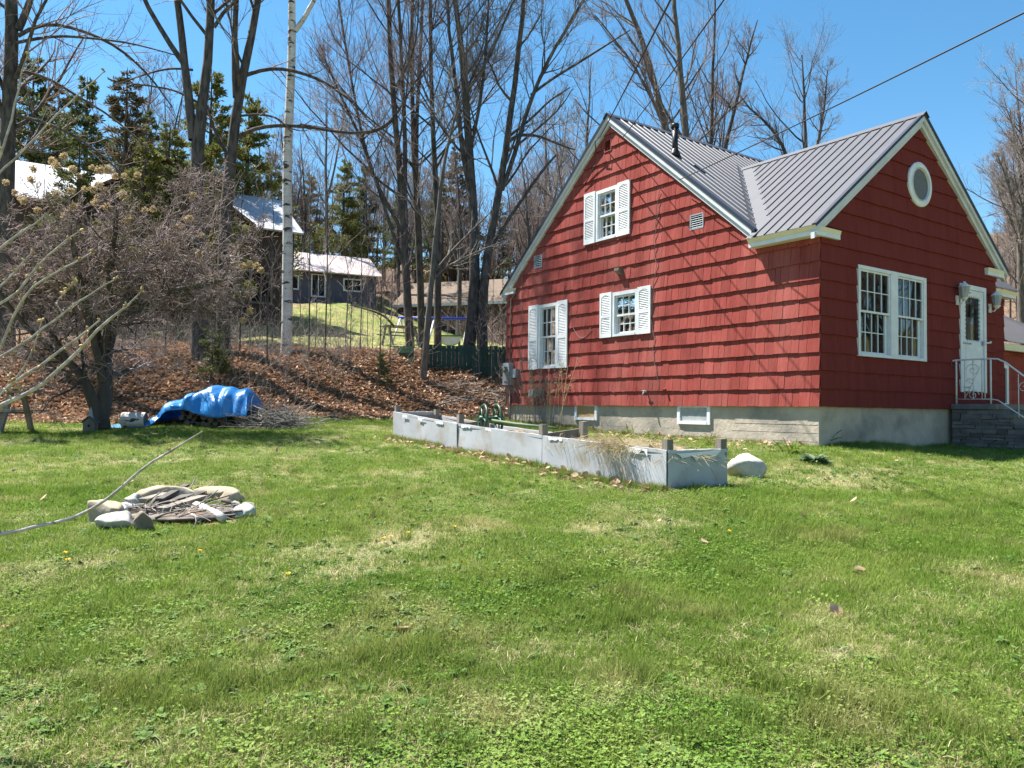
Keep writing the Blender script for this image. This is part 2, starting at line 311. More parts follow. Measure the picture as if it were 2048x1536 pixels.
# ------------------------------------------------------------------ ground
def grid_axis(segs):
    out = []
    for a, b, st in segs: out += list(np.arange(a, b, st))
    out.append(segs[-1][1]); return np.array(out)
gx = grid_axis([(-260, -60, 10), (-60, -16, 1.5), (-16, 14, .3), (14, 60, 1.5), (60, 260, 10)])
gy = grid_axis([(-120, -10, 8), (-10, 1, 1), (1, 28, .3), (28, 60, 1.), (60, 320, 8)])
GX, GY = np.meshgrid(gx, gy); GZ = hgt(GX, GY)
idx = np.arange(GX.size).reshape(GX.shape)
gme = npmesh('ground', np.stack([GX, GY, GZ], -1).reshape(-1, 3), np.stack([idx[:-1, :-1], idx[:-1, 1:], idx[1:, 1:], idx[1:, :-1]], -1).reshape(-1, 4), True)
def zones(x, y):
    d = y-np.interp(x, FOOTX, FOOTY)+.35*np.sin(x*1.3)+.2*np.sin(x*3.7+1)
    lit = np.clip(d/1.1, 0, 1)
    up = np.clip((d-7.0)/2.5, 0, 1)*np.clip((x+16)/4, 0, 1)*np.clip((2-x)/3, 0, 1)*np.clip((46-d)/3, 0, 1)
    wood = np.clip((d-9)/3, 0, 1)*(1-up)
    return lit, up, wood
for nme, arr in zip(('litter', 'upper', 'wood'), zones(GX, GY)):
    at_ = gme.attributes.new(nme, 'FLOAT', 'POINT'); at_.data.foreach_set('value', arr.ravel().astype(np.float32))
link('ground', gme, 'ground', kind='structure')
# ------------------------------------------------------------------ red house
ZB = .9; EX = .295; SB = 1.591; WT = 8.96; WS = 6.15; MS = 9.65
TR, ZR, SLM = 5.02, 7.90, .842         # main ridge: t, z (top of metal), slope
SR2, ZR2, SLC = 3.10, 7.05, .76        # cross ridge
house = thing('red_house', 'red shingled house with grey metal roof, two gables and white shutters', 'house', (CX, CY, ZB), YAW)
def ql(u, v, n): return (-n, u, v-ZB)
def qr(u, v, n): return (u, -n, v-ZB)
class FB(MB):
    def __init__(s, q): super().__init__(); s.q = q
    def fbox(s, u0, u1, v0, v1, n0, n1):
        q = s.q; s.prism([q(u0, v0, n0), q(u1, v0, n0), q(u1, v1, n0), q(u0, v1, n0)], np.array(q(u0, v0, n1))-np.array(q(u0, v0, n0)))
    def fpoly(s, uv, n0, n1):
        q = s.q; s.prism([q(u, v, n0) for u, v in uv], np.array(q(uv[0][0], uv[0][1], n1))-np.array(q(uv[0][0], uv[0][1], n0)))
# foundation
f = MB(); f.box((.03, .03, .3-ZB), (MS-.03, WT-.03, SB+.05-ZB))
f.obj('foundation', 'conc', house)
fb = FB(ql)
rg = random.Random(3)
for i, z in enumerate(np.arange(1.02, 1.56, .135)):     # imprints of the formwork boards: thin proud fins where the boards met
    t = .05
    while t < WT-.1:
        L = rg.uniform(.5, 2.2); t1 = min(t+L, WT-.05)
        if not any(a-.05 < t1 and t < b+.05 and z > 1.2 for a, b in ((5.42, 6.19), (2.25, 3.06))): fb.fbox(t, t1, z+rg.uniform(-.006, .006), z+rg.uniform(.004, .009), -.031, -.031+rg.uniform(.002, .005))
        t = t1+rg.uniform(0, .9)
fb.obj('formwork_seam', 'conc', house)
# wall cores (set back behind the shakes)
core = MB()
core.prism([(.12, 1.3, SB-ZB), (.12, WT-.12, SB-ZB), (.12, WT-.12, 4.35-ZB), (.12, TR, 7.62-ZB), (.12, 1.3, 4.4-ZB)], (MS-.24, 0, 0))
wl_ = core.obj('sheathing', 'core', house)
core = MB(); core.prism([(.12, .12, SB-ZB), (WS-.12, .12, SB-ZB), (WS-.12, .12, 4.35-ZB), (SR2, .12, 6.75-ZB), (.12, .12, 4.35-ZB)], (0, 1.5, 0))
core.obj('sheathing', 'core', house)
# shakes
def clip(poly, a, b, c):               # keep a*u+b*v<=c
    out = []
    for i in range(len(poly)):
        p, q = poly[i], poly[(i+1) % len(poly)]; dp = a*p[0]+b*p[1]-c; dq = a*q[0]+b*q[1]-c
        if dp <= 0: out.append(p)
        if (dp < 0) != (dq < 0) and dp != dq:
            k = dp/(dp-dq); out.append((p[0]+(q[0]-p[0])*k, p[1]+(q[1]-p[1])*k))
    return out
def sub_rect(r, h):
    u0, u1, v0, v1 = r; a0, a1, b0, b1 = h
    if u1 <= a0 or u0 >= a1 or v1 <= b0 or v0 >= b1: return [r]
    o = []
    if u0 < a0: o.append((u0, a0, v0, v1))
    if u1 > a1: o.append((a1, u1, v0, v1))
    m0, m1 = max(u0, a0), min(u1, a1)
    if v0 < b0-.012: o.append((m0, m1, v0, b0))
    if v1 > b1+.012: o.append((m0, m1, b1, v1))
    return o
WINL = [(6.79, 7.55, 2.465, 4.01), (4.745, 5.468, 5.19, 6.315), (4.12, 4.905, 3.06, 4.005)]
VENTS = [(2.397, 2.73, 4.945, 5.237), (7.44, 7.765, 4.935, 5.245), (4.98, 5.215, 7.12, 7.385)]
WINR = [(1.05, 3.285, 2.46, 4.01)]; DOOR = (4.58, 5.65, 1.93, 4.06)
SHK = []           # (screen size, face, polygon in u,v, bottom v, proud)
def shakes(face, u0, u1, z0, ztop, holes, lines, wmin, wmax, seed, gap):
    r = random.Random(seed); k = 0; z = z0
    while z < ztop:
        u = u0
        while u < u1-.01:
            w = r.uniform(wmin, wmax)*(1.0 if r.random() > .15 else .6); ue = min(u+w, u1)
            if u1-ue < .05: ue = u1
            zb = z+r.uniform(-.005, .005)-(.012 if r.random() < .05 else 0); zt = z+EX+.05
            pieces = [(u+gap/2, ue-gap/2, zb, zt)]
            for h in holes: pieces = [q for p in pieces for q in sub_rect(p, h)]
            for (a, b, c, d) in pieces:
                if b-a < .008: continue
                j = r.uniform(-.0025, .0025)
                pl = [(a, c+j), (b, c-j), (b+r.uniform(-.002, .002), d), (a+r.uniform(-.002, .002), d)]
                for ln in lines: pl = clip(pl, *ln) if len(pl) > 2 else pl
                if len(pl) < 3 or max(p[1] for p in pl)-min(p[1] for p in pl) < .01: continue
                SHK.append([face, pl, zb, r.uniform(-.003, .004), d-c])
            u = ue
        z += EX; k += 1
mainlines = [(SLM, 1, 7.74+SLM*TR), (-SLM, 1, 7.74-SLM*TR)]
shakes('l', 1.22, WT, SB, 7.75, WINL+VENTS, mainlines, .11, .24, 11, .006)
shakes('l', -.022, 1.22, SB, 4.42, [], [(0, 1, 4.40)], .12, .24, 12, .006)
crossl = [(SLC, 1, 6.90+SLC*SR2), (-SLC, 1, 6.90-SLC*SR2)]
shakes('r', .004, WS, SB, 6.9, WINR+[DOOR], crossl+[(0, 1, 7.2)], .18, .40, 13, .001)
def shake_geo(mb, face, pl, zb, pr):
    q = ql if face == 'l' else qr
    lo = min(p[1] for p in pl)
    def dep(v): return .038+(pr if face == 'l' else pr*.3)-(v-zb)*.100
    b = len(mb.v); n = len(pl)
    mb.v += [q(u, v, dep(v)) for u, v in pl] + [q(u, v, dep(v)-.019) for u, v in pl]
    fr = list(range(b, b+n)); mb.f.append(tuple(fr)); mb.f.append(tuple(range(b+2*n-1, b+n-1, -1)))
    for i in range(n): j = (i+1) % n; mb.f.append((b+i, b+n+i, b+n+j, b+j))
def proj(P):
    v = P-OC; d = v @ FW; return np.array([1024+F*(v @ RT)/d, 768-F*(v @ UP)/d])
def wpt(q): return C0 + D2*q[0] + D1*q[1] + np.array([0, 0, q[2]+ZB])
for s in SHK:
    q = ql if s[0] == 'l' else qr; pp = np.array([proj(wpt(q(u, v, .02))) for u, v in s[1]]); x, y = pp[:, 0], pp[:, 1]
    s.append(.5*abs(np.dot(x, np.roll(y, 1))-np.dot(y, np.roll(x, 1)))*(1 if s[0] == 'l' else .45))
SHK.sort(key=lambda s: -s[-1])
rest = {'l': MB(), 'r': MB()}
for i, s in enumerate(SHK):
    if i < 298:
        mb = MB(); shake_geo(mb, s[0], s[1], s[2], s[3]); mb.obj('shingle', 'red' if s[0] == 'l' else 'red_shade', house)
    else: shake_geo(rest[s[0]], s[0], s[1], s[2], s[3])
rest['l'].obj('shingle_courses', 'red', house, kind='stuff'); rest['r'].obj('shingle_courses', 'red_shade', house, kind='stuff')
# right-hand side walls seen past the front gable, and the low wing
r2 = MB()
for k in range(10):
    z = SB+k*EX
    def slab(a0, a1, t): r2.prism([(a0, t-.03, z-ZB), (a1, t-.03, z-ZB), (a1, t-.008, z+EX+.04-ZB), (a0, t-.008, z+EX+.04-ZB)], (0, .018, 0))
    u = WS
    while u < MS-.01:
        w = min(random.uniform(.18, .34), MS-u); slab(u+.002, u+w-.002, 1.3); u += w
r2.obj('shingle_courses', 'red_shade', house, kind='stuff')
# roofs
def plane_roof(ridge0, along, down, L, low, margin_low=None, name='roof_panel', mname='roof', rib=.2286, pw=.9144, th=.012, up=None):
    A = np.array(along, float); D = np.array(down, float); N = nrm(np.cross(A, D)); N = N if N[2] > 0 else -N; r0 = np.array(ridge0, float)
    a = 0.
    while a < L-.01:
        b = min(a+pw, L); mb = MB(); n = 4
        ts = np.linspace(a, b, n+1)
        for c, d in zip(ts[:-1], ts[1:]):
            if max(low(c), low(d)) < .02: continue
            mb.prism([r0+A*c, r0+A*d, r0+A*d+D*max(low(d), .01), r0+A*c+D*max(low(c), .01)], -N*th)
        for rb in np.arange(a+.06, b, rib):
            lw = low(rb)
            if lw < .1: continue
            w0, w1, hh = .017, .008, .020
            pr = [r0+A*(rb-w0)+N*.0015, r0+A*(rb+w0)+N*.0015, r0+A*(rb+w1)+N*hh, r0+A*(rb-w1)+N*hh]
            mb.prism(pr, D*(lw-.005))
        if mb.v: mb.obj(name, mname, house)
        a = b
sm = math.hypot(1, SLM); sc = math.hypot(1, SLC)
dmF = np.array([0, -1, -SLM])/sm; dmB = np.array([0, 1, -SLM])/sm; dcL = np.array([-1, 0, -SLC])/sc; dcR = np.array([1, 0, -SLC])/sc
kz = (ZR-SLM*TR); kc = (ZR2-SLC*SR2)
def v_s(t): return (kz+SLM*t-kc)/SLC               # left valley s at t
def v_t(s): return (kc+SLC*s-kz)/SLM
TB = v_t(SR2)                                       # where cross ridge meets main slope
def lowF(a):
    s = a-.12
    if s < -.02: tl = 1.16
    elif s < SR2: tl = max(v_t(s)-.0, 1.16)
    elif s < 2*SR2+.02: tl = max(v_t(2*SR2-s), 1.16)
    else: tl = 1.02
    return (TR-tl)*sm
def lowC(a):
    t = a-.12
    sl = max(v_s(t)+.30, -.27) if t > 1.12 else -.27
    return (SR2-sl)*sc
plane_roof((-.12, TR, ZR-ZB), (1, 0, 0), dmF, MS+.4, lowF)
plane_roof((-.12, TR, ZR-ZB), (1, 0, 0), dmB, MS+.4, lambda a: (9.10-TR)*sm)
plane_roof((SR2, -.12, ZR2-ZB), (0, 1, 0), dcL, TB+.12-.3, lowC)
plane_roof((SR2, -.12, ZR2-ZB), (0, 1, 0), dcR, TB+.12, lambda a: (SR2-(max(v_s(a-.12), -.27) if a-.12 > 1.2 else -.27))*sc)
# valley flashing: one strip on each slope
NC = nrm(np.cross((0, 1, 0), dcL)); NC = NC if NC[2] > 0 else -NC; NM = nrm(np.cross((1, 0, 0), dmF)); NM = NM if NM[2] > 0 else -NM
def cpt(s, t, e=.004): return np.array([s, t, kc+SLC*s-ZB])+NC*e
def mpt(s, t, e=.004): return np.array([s, t, kz+SLM*t-ZB])+NM*e
fl = MB(); tv = np.linspace(1.12, TB-.02, 8)
for a, b in zip(tv[:-1], tv[1:]):
    fl.poly([cpt(v_s(a), a, .005), cpt(v_s(b), b, .005), cpt(min(v_s(b)+.36, SR2), b, .005), cpt(min(v_s(a)+.36, SR2), a, .005)])
    fl.poly([mpt(v_s(a), a, .005), mpt(v_s(b), b, .005), mpt(v_s(b), b+.17, .024), mpt(v_s(a), a+.17, .024)])
fl.poly([cpt(-.28, 1.10, .006), cpt(.30, 1.10, .006), cpt(.26, 1.24, .006), cpt(v_s(1.24), 1.24, .006), cpt(-.28, 1.24, .006)])
fl.obj('valley_flashing', 'flash', house)
# ridge caps and dark edge trims
def cap(p0, p1, da, db, nm='ridge_cap', w=.15, m='roof'):
    mb = MB(); p0 = np.array(p0, float); p1 = np.array(p1, float); zz = np.array([0, 0, .035])
    for d in (da, db):
        mb.prism([p0+zz, p1+zz, p1+d*w+np.array([0, 0, .028]), p0+d*w+np.array([0, 0, .028])], (0, 0, -.006))
    mb.obj(nm, m, house)
cap((-.15, TR, ZR-ZB), (MS+.3, TR, ZR-ZB), dmF, dmB); cap((SR2, -.16, ZR2-ZB), (SR2, TB, ZR2-ZB), dcL, dcR)
def edge(p0, p1, drop, out, nm='edge_trim', m='dark', lift=.026):
    mb = MB(); p0 = np.array(p0, float); p1 = np.array(p1, float); o = np.array(out, float)
    mb.prism([p0+(0, 0, lift), p0-o*.07+(0, 0, lift), p0-o*.07+(0, 0, lift-.012), p0-o*.004+(0, 0, lift-.012), p0-o*.004-(0, 0, drop), p0-(0, 0, drop)], p1-p0)
    mb.obj(nm, m, house)
E0 = lambda t: kz+SLM*t-ZB if t < TR else ZR-SLM*(t-TR)-ZB
Ec = lambda s: kc+SLC*s-ZB if s < SR2 else ZR2-SLC*(s-SR2)-ZB
edge((-.135, TR, E0(TR)), (-.135, 1.16, E0(1.16)), .035, (-1, 0, 0)); edge((-.135, TR, E0(TR)), (-.135, 9.11, E0(9.11)), .06, (-1, 0, 0))
edge((SR2, -.135, Ec(SR2)), (-.28, -.135, Ec(-.28)), .035, (0, -1, 0)); edge((SR2, -.135, Ec(SR2)), (2*SR2+.28, -.135, Ec(-.28)), .05, (0, -1, 0))
# rake boards: wide frieze board under a narrow shadow board
def rake(axis, a0, a1, zf, m, nm='rake_board'):
    for (n0, n1, h0, h1) in ((.008, .075, -.235, -.012), (.076, .118, -.135, -.012)):
        mb = MB(); P = []
        for a, h in ((a0, h0), (a0, h1), (a1, h1), (a1, h0)):
            z = zf(a)+h; P.append((-n0, a, z) if axis == 'l' else (a, -n0, z))
        off = (-(n1-n0), 0, 0) if axis == 'l' else (0, -(n1-n0), 0)
        mb.prism(P, off); mb.obj(nm, m, house)
rake('l', TR, 1.24, E0, 'trim'); rake('l', TR+.001, 9.06, E0, 'trim')
rake('r', SR2, -.24, Ec, 'trim'); rake('r', SR2+.001, 2*SR2+.24, Ec, 'trim')
# cornices: cream crown moulding over a white fascia
def cornice(path, nm='cornice', zt=4.485):
    # path: list of (s,t) outer wall-side points and outward unit vectors, mitred
    for prof, m, lab in (([(.02, -.145), (.215, -.145), (.215, -.072), (.02, -.072)], 'white', nm), ([(.02, -.0715), (.225, -.0715), (.232, -.058), (.262, -.018), (.27, -.003), (.02, -.003)], 'cream', 'crown_moulding')):
        mb = MB(); n = len(prof); b0 = 0
        for (s, t, ds, dt) in path:
            for o, h in prof: mb.v.append((s+ds*o, t+dt*o, zt+h-ZB))
        for i in range(len(path)-1):
            for j in range(n): k = (j+1) % n; mb.f.append((i*n+j, i*n+k, (i+1)*n+k, (i+1)*n+j))
        mb.f.append(tuple(range(n-1, -1, -1))); e = (len(path)-1)*n; mb.f.append(tuple(range(e, e+n)))
        mb.obj(lab, m, house)
cornice([(0, 1.22, -1, 0), (0, -.0, -1, -.40), (.46, -.0, 0, -.40)])
cornice([(WS-.50, 0, 0, -.40), (WS, 0, 1, -.40), (WS, 1.2, 1, 0)])
cornice([(.0, WT-.42, -.5, 0), (0, WT, -.5, .42), (1.0, WT, 0, .42)], zt=4.56)
cornice([(WS+.1, 1.3, 0, -1), (MS, 1.3, .9, -1), (MS, 3, .9, 0)], zt=4.50)
# vent pipe on the main slope
t_, s_ = 3.72, .60; zb = kz+SLM*t_
p = MB(); p.tube([(s_, t_, zb-.1-ZB), (s_, t_, zb+.60-ZB)], .062, 14); vp = p.obj('vent_pipe', 'black', house, True)
p = MB(); p.lathe([(.062, .0), (.085, .01), (.085, .085), (.07, .10)], 14, (s_, t_, zb+.55-ZB)); p.obj('pipe_cap', 'black', vp, True)
p = MB(); p.lathe([(.13, -.05), (.10, .03), (.075, .10), (.066, .12)], 14, (s_, t_, zb-ZB)); p.obj('pipe_boot', 'black', vp, True)
p = MB()
for (a, b) in ((2.75, 1.55), (3.05, 1.75)): p.bar(mpt(a-1.2, b+.95, .03), mpt(a-1.15, b+.62, .03), (0.02, 0, 0), (0, 0, .004))
p.obj('roof_screw_strip', 'dark', house)
# ---- windows
def bars(mb, u0, u1, v0, v1, nu, nv, w, n0, n1):
    for i in range(1, nu): c = u0+(u1-u0)*i/nu; mb.fbox(c-w/2, c+w/2, v0, v1, n0, n1)
    for j in range(1, nv): c = v0+(v1-v0)*j/nv; mb.fbox(u0, u1, c-w/2, c+w/2, n0+.0015, n1-.0015)
def sash(q, par, u0, u1, v0, v1, n0, nu, nv, fw=.04, m='white', bw=.016):
    mb = FB(q); n1 = n0+.03
    mb.fbox(u0, u0+fw, v0, v1, n0, n1); mb.fbox(u1-fw, u1, v0, v1, n0, n1); mb.fbox(u0+fw, u1-fw, v0, v0+fw, n0, n1); mb.fbox(u0+fw, u1-fw, v1-fw, v1, n0, n1)
    so_ = mb.obj('sash', m, par)
    mb = FB(q); bars(mb, u0+fw, u1-fw, v0+fw, v1-fw, nu, nv, bw, n0+.008, n0+.024); mb.obj('muntin', m, so_)
    a0, a1, b0, b1 = u0+fw, u1-fw, v0+fw, v1-fw
    for i in range(nu):
        for j in range(nv):
            mb = FB(q); x0 = a0+(a1-a0)*i/nu+.002; x1 = a0+(a1-a0)*(i+1)/nu-.002; y0 = b0+(b1-b0)*j/nv+.002; y1 = b0+(b1-b0)*(j+1)/nv-.002
            tl = .0015*random.uniform(-1, 1); mb.poly([q(x0, y0, n0+.006), q(x1, y0, n0+.006+tl), q(x1, y1, n0+.006+tl), q(x0, y1, n0+.006)]); mb.obj('pane', 'pane', so_)
    return so_
def window(q, u0, u1, v0, v1, nu, nv, curtain=None, split=.5, fw=.075, sash_n=-.012):
    wf = FB(q); wf.fbox(u0, u0+fw, v0, v1, -.06, .05); wf.fbox(u1-fw, u1, v0, v1, -.06, .05); wf.fbox(u0+fw, u1-fw, v1-fw, v1, -.06, .05); wf.fbox(u0+fw, u1-fw, v0, v0+.05, -.06, .062)
    wo = wf.obj('window', 'white', house)
    a0, a1, b0, b1 = u0+fw, u1-fw, v0+.05, v1-fw; mid = b0+(b1-b0)*split
    sash(q, wo, a0+.002, a1-.002, mid-.02, b1-.002, sash_n, nu, nv); sash(q, wo, a0+.002, a1-.002, b0+.002, mid+.02, sash_n-.032, nu, nv)
    mb = FB(q); mb.poly([q(a0-.05, b0-.05, -.115), q(a1+.05, b0-.05, -.115), q(a1+.05, b1+.05, -.115), q(a0-.05, b1+.05, -.115)]); mb.obj('room_behind', 'room', wo)
    if curtain:
        c0, c1 = curtain; mb = FB(q); n = 30
        for i in range(n):
            x0 = a0+(a1-a0)*i/n; x1 = a0+(a1-a0)*(i+1)/n; d0 = -.085+.008*math.sin(i*1.3); d1 = -.085+.008*math.sin((i+1)*1.3); y0 = b0+(b1-b0)*c0; y1 = b0+(b1-b0)*c1
            mb.poly([q(x0, y0, d0), q(x1, y0, d1), q(x1, y1, d1), q(x0, y1, d0)])
        mb.obj('curtain', 'curtain', wo)
    return wo
window(ql, *WINL[0], 3, 2, (0, .52), .50); window(ql, *WINL[1], 3, 2, None, .5); window(ql, *WINL[2], 3, 2, (0, .22), .48)
def shutter(u0, u1, v0, v1):
    q = ql; mb = FB(q); w = .05; n0, n1 = .036, .066; h = v1-v0
    mb.fbox(u0, u0+w, v0, v1, n0, n1); mb.fbox(u1-w, u1, v0, v1, n0, n1); mb.fbox(u0+w, u1-w, v0, v0+.10*h, n0, n1)
    mb.fbox(u0+w, u1-w, v0+.44*h, v0+.50*h, n0, n1); top = v1-.055*h
    c = (u0+u1)/2; pts = [(u0+w, v1), (u0+w, top-.05)]+[(u0+w+(u1-u0-2*w)*i/8, top-.05+.05*math.sin(math.pi*i/8)) for i in range(1, 8)]+[(u1-w, top-.05), (u1-w, v1)]
    mb.fpoly(pts, n0, n1-.001); so_ = mb.obj('shutter', 'shutter', house)
    mb = FB(q)
    for a, b in ((v0+.10*h, v0+.44*h), (v0+.50*h, v1-.055*h)):
        z = a+.008
        while z < b-.02:
            mb.prism([q(u0+w, z, .060), q(u0+w, z+.007, .063), q(u0+w, z+.030, .047), q(u0+w, z+.024, .043)], np.array(q(u1-w, 0, 0))-np.array(q(u0+w, 0, 0))); z += .036
    mb.fbox(u0+w-.004, u1-w+.004, v0+.05, v1-.05, .034, .038); mb.obj('louvre_slats', 'shutter', so_)
for (a, b, v0, v1) in WINL:
    shutter(a-.375, a-.004, v0-.005, v1+.02); shutter(b+.004, b+.375, v0-.005, v1+.02)
# double window on the shaded front
q = qr; u0, u1, v0, v1 = WINR[0]; um = (u0+u1)/2
wf = FB(q)
for a, b in ((u0, u0+.06), (u1-.10, u1), (um-.115, um+.115)): wf.fbox(a, b, v0, v1, -.06, .05 if a != um-.115 else .058)
wf.fbox(u0+.06, um-.115, v1-.06, v1, -.06, .055); wf.fbox(um+.115, u1-.10, v1-.06, v1, -.06, .055); wf.fbox(u0+.06, um-.115, v0, v0+.05, -.06, .062); wf.fbox(um+.115, u1-.10, v0, v0+.05, -.06, .062)
wo = wf.obj('double_window', 'white', house)
for a, b in ((u0+.062, um-.117), (um+.117, u1-.102)):
    m_ = (v0+v1)/2
    sash(q, wo, a, b, m_-.02, v1-.062, .004, 4, 2, fw=.035, m='white'); sash(q, wo, a, b-.07, v0+.052, m_+.02, -.032, 4, 2, fw=.035)
    mb = FB(q); mb.fbox(b-.068, b-.002, v0+.052, m_+.02, -.05, -.02); mb.obj('jamb', 'white', wo)
    mb = FB(q); mb.poly([q(a-.05, v0, -.11), q(b+.05, v0, -.11), q(b+.05, v1, -.11), q(a-.05, v1, -.11)]); mb.obj('room_behind', 'room', wo)
# round gable window
cs, cz = 3.085, 5.735; mb = MB(); n = 40
for (r0, r1, h) in ((.30, .415, .062), (.285, .315, .075)):
    b = len(mb.v)
    for i in range(n):
        a = 2*math.pi*i/n
        for r, d in ((r0, .0), (r1, .0), (r1, h-.012), (r1-.02, h), (r0+.015, h), (r0, h-.012)): mb.v.append(qr(cs+r*math.cos(a), cz+r*math.sin(a), d))
    for i in range(n):
        k = (i+1) % n
        for j in range(6): jj = (j+1) % 6; mb.f.append((b+i*6+j, b+i*6+jj, b+k*6+jj, b+k*6+j))
ro = mb.obj('round_window', 'white', house, True)
mb = MB(); mb.poly([qr(cs+.30*math.cos(2*math.pi*i/n), cz+.30*math.sin(2*math.pi*i/n), .040) for i in range(n)]); mb.obj('insect_screen', 'screen', ro)
# louvre vents
for i, (a, b, c, d) in enumerate(VENTS):
    m_ = 'redpaint' if i == 2 else 'white'; mb = FB(ql); w = .022
    mb.fbox(a, a+w, c, d, -.05, .034); mb.fbox(b-w, b, c, d, -.05, .034); mb.fbox(a+w, b-w, d-w, d, -.05, .034); mb.fbox(a+w, b-w, c, c+w, -.05, .034); vo = mb.obj('louvre_vent', 'meter' if i < 2 else m_, house)
    k = 6
    for j in range(k):
        z = c+w+(d-c-2*w)*(j+.15)/k; h = (d-c-2*w)/k; mb = FB(ql)
        mb.prism([ql(a+w, z, .030), ql(a+w, z+.005, .032), ql(a+w, z+h*.70, -.005), ql(a+w, z+h*.62, -.01)], (0, b-a-2*w, 0)); mb.obj('slat', m_, vo)
# basement windows
for i, (a, b, c, d) in enumerate(((5.42, 6.185, 1.265, 1.625), (2.25, 3.06, 1.245, 1.612))):
    mb = FB(ql); w = .07
    mb.fbox(a, a+w, c, d, -.12, .006); mb.fbox(b-w, b, c, d, -.12, .006); mb.fbox(a+w, b-w, d-.05, d, -.12, .004); mb.fbox(a+w, b-w, c, c+.06, -.12, .012); bo = mb.obj('basement_window', 'white', house)
    mb = FB(ql); mb.fbox(a+w-.01, b-w+.01, c+.05, d-.045, -.026, -.018); mb.obj('boarded_pane' if i == 0 else 'pane', 'ply' if i == 0 else 'dirtyglass', bo)
# service meter, conduit, wall fittings
mb = FB(ql); mb.fbox(8.60, 8.88, 2.10, 2.66, .03, .17); mo = mb.obj('electric_meter', 'meter', house)
mb = MB(); mb.tube([ql(8.74, 2.50, .17), ql(8.74, 2.50, .27)], .085, 16); mb.obj('meter_dial', 'pane', mo); mb = MB(); mb.tube([ql(8.74, 2.50, .17), ql(8.74, 2.50, .24)], .075, 16); mb.obj('meter_body', 'white', mo)
mb = FB(ql); mb.fbox(8.38, 8.585, 2.28, 2.50, .03, .12); mb.obj('junction_box', 'meter', house)
mb = FB(ql); mb.fbox(8.68, 8.82, 2.15, 2.19, .171, .173); mb.obj('warning_sticker', 'rust', mo)
mb = MB(); mb.tube([ql(8.50, 4.55, .05), ql(8.52, 4.42, .06), ql(8.70, 4.28, .06), ql(8.72, 4.1, .05), ql(8.72, 2.66, .05)], .016, 8); mb.tube([ql(8.72, 2.1, .05), ql(8.70, .9, .05)], .02, 8); mb.obj('conduit', 'greywood', house, True)
mb = MB(); mb.box((-.14, 4.60, 4.44-ZB), (-.02, 4.74, 4.50-ZB)); mb.prism([(-.14, 4.60, 4.44-ZB), (-.02, 4.60, 4.36-ZB), (-.02, 4.60, 4.44-ZB)], (0, .14, 0)); mb.obj('vent_hood', 'greywood', house)
mb = MB(); mb.tube([ql(3.86, 1.86, .02), ql(3.86, 1.86, .12), ql(3.86, 1.80, .14)], .018, 8); mb.tube([ql(3.80, 1.89, .10), ql(3.92, 1.89, .10)], .012, 6); mb.obj('garden_tap', 'meter', house, True)
mb = MB(); mb.tube([ql(3.34, 1.93, .02), ql(3.34, 1.90, .09)], .022, 8); mb.obj('wall_plug', 'redpaint', house)
for t in (7.62, 7.28):
    mb = MB(); mb.prism([ql(t, 1.78, .02), ql(t, 1.98, .02), ql(t, 1.96, .12), ql(t, 1.80, .15)], (0, .17, 0)); mb.obj('dryer_vent', 'meter' if t > 7.5 else 'greywood', house)
r = random.Random(5)                   # creeper stems on the wall
mb = MB()
for (t0, z0, z1, n_) in ((3.52, 1.9, 5.9, 30), (6.42, 2.3, 4.4, 14), (8.3, 2.6, 5.2, 12)):
    P = []; t = t0
    for i in range(n_+1): P.append(ql(t, z0+(z1-z0)*i/n_, .045)); t += r.uniform(-.05, .05)
    mb.tube(P, .006, 5)
P = [ql(6.2-.6*i/12, 3.35-.25*math.sin(i/12*3), .045) for i in range(13)]; mb.tube(P, .006, 5)
mb.obj('creeper_stem', 'redtwig', house)
# ---- front door with scalloped storm frame
a, b, c, d = DOOR; mb = FB(qr)
for (x0, x1, y0, y1) in ((a, a+.09, c, d), (b-.09, b, c, d), (a+.09, b-.09, d-.09, d)): mb.fbox(x0, x1, y0, y1, -.06, .05)
do = mb.obj('door', 'white', house); A, B, Cc, Dd = a+.095, b-.095, c+.02, d-.095
mb = FB(qr); g0, g1, h0, h1 = A+.12, B-.12, Cc+.98, Dd-.10
for (x0, x1, y0, y1) in ((A, g0, Cc, Dd), (g1, B, Cc, Dd), (g0, g1, h1, Dd), (g0, g1, Cc+.10, h0)): mb.fbox(x0, x1, y0, y1, -.01, .03)
mb.fbox(g0, g1, Cc, Cc+.10, -.01, .034); mb.fbox(A+.14, B-.14, Cc+.20, h0-.12, .03, .036)
def scal(p0, p1, n_, inw):
    P0 = np.array(p0); P1 = np.array(p1); iw = np.array(inw); 
    for i in range(n_):
        a_ = P0+(P1-P0)*i/n_; b_ = P0+(P1-P0)*(i+1)/n_; pts = [tuple(a_)]+[tuple(a_+(b_-a_)*j/6+iw*math.sin(math.pi*j/6)) for j in range(1, 6)]+[tuple(b_)]
        mb.fpoly(pts, .0, .028)
scal((g0, h0), (g0, h1), 11, (.035, 0)); scal((g1, h0), (g1, h1), 11, (-.035, 0)); scal((g0, h1), (g1, h1), 7, (0, -.05)); scal((g0, h0), (g1, h0), 7, (0, .045))
mb.obj('storm_door', 'white', do)
mb = FB(qr); mb.poly([qr(g0, h0, -.004), qr(g1, h0, -.004), qr(g1, h1, -.004), qr(g0, h1, -.004)]); mb.obj('pane', 'pane', do)
mb = FB(qr); mb.fbox(a+.05, b-.05, c, d-.03, -.115, -.08); mb.obj('inner_door', 'dirtyglass', do)
mb = FB(qr); mb.fbox((g0+g1)/2-.03, (g0+g1)/2+.13, h1-.42, h1-.16, -.079, -.07); mb.obj('peep_window', 'room', do)
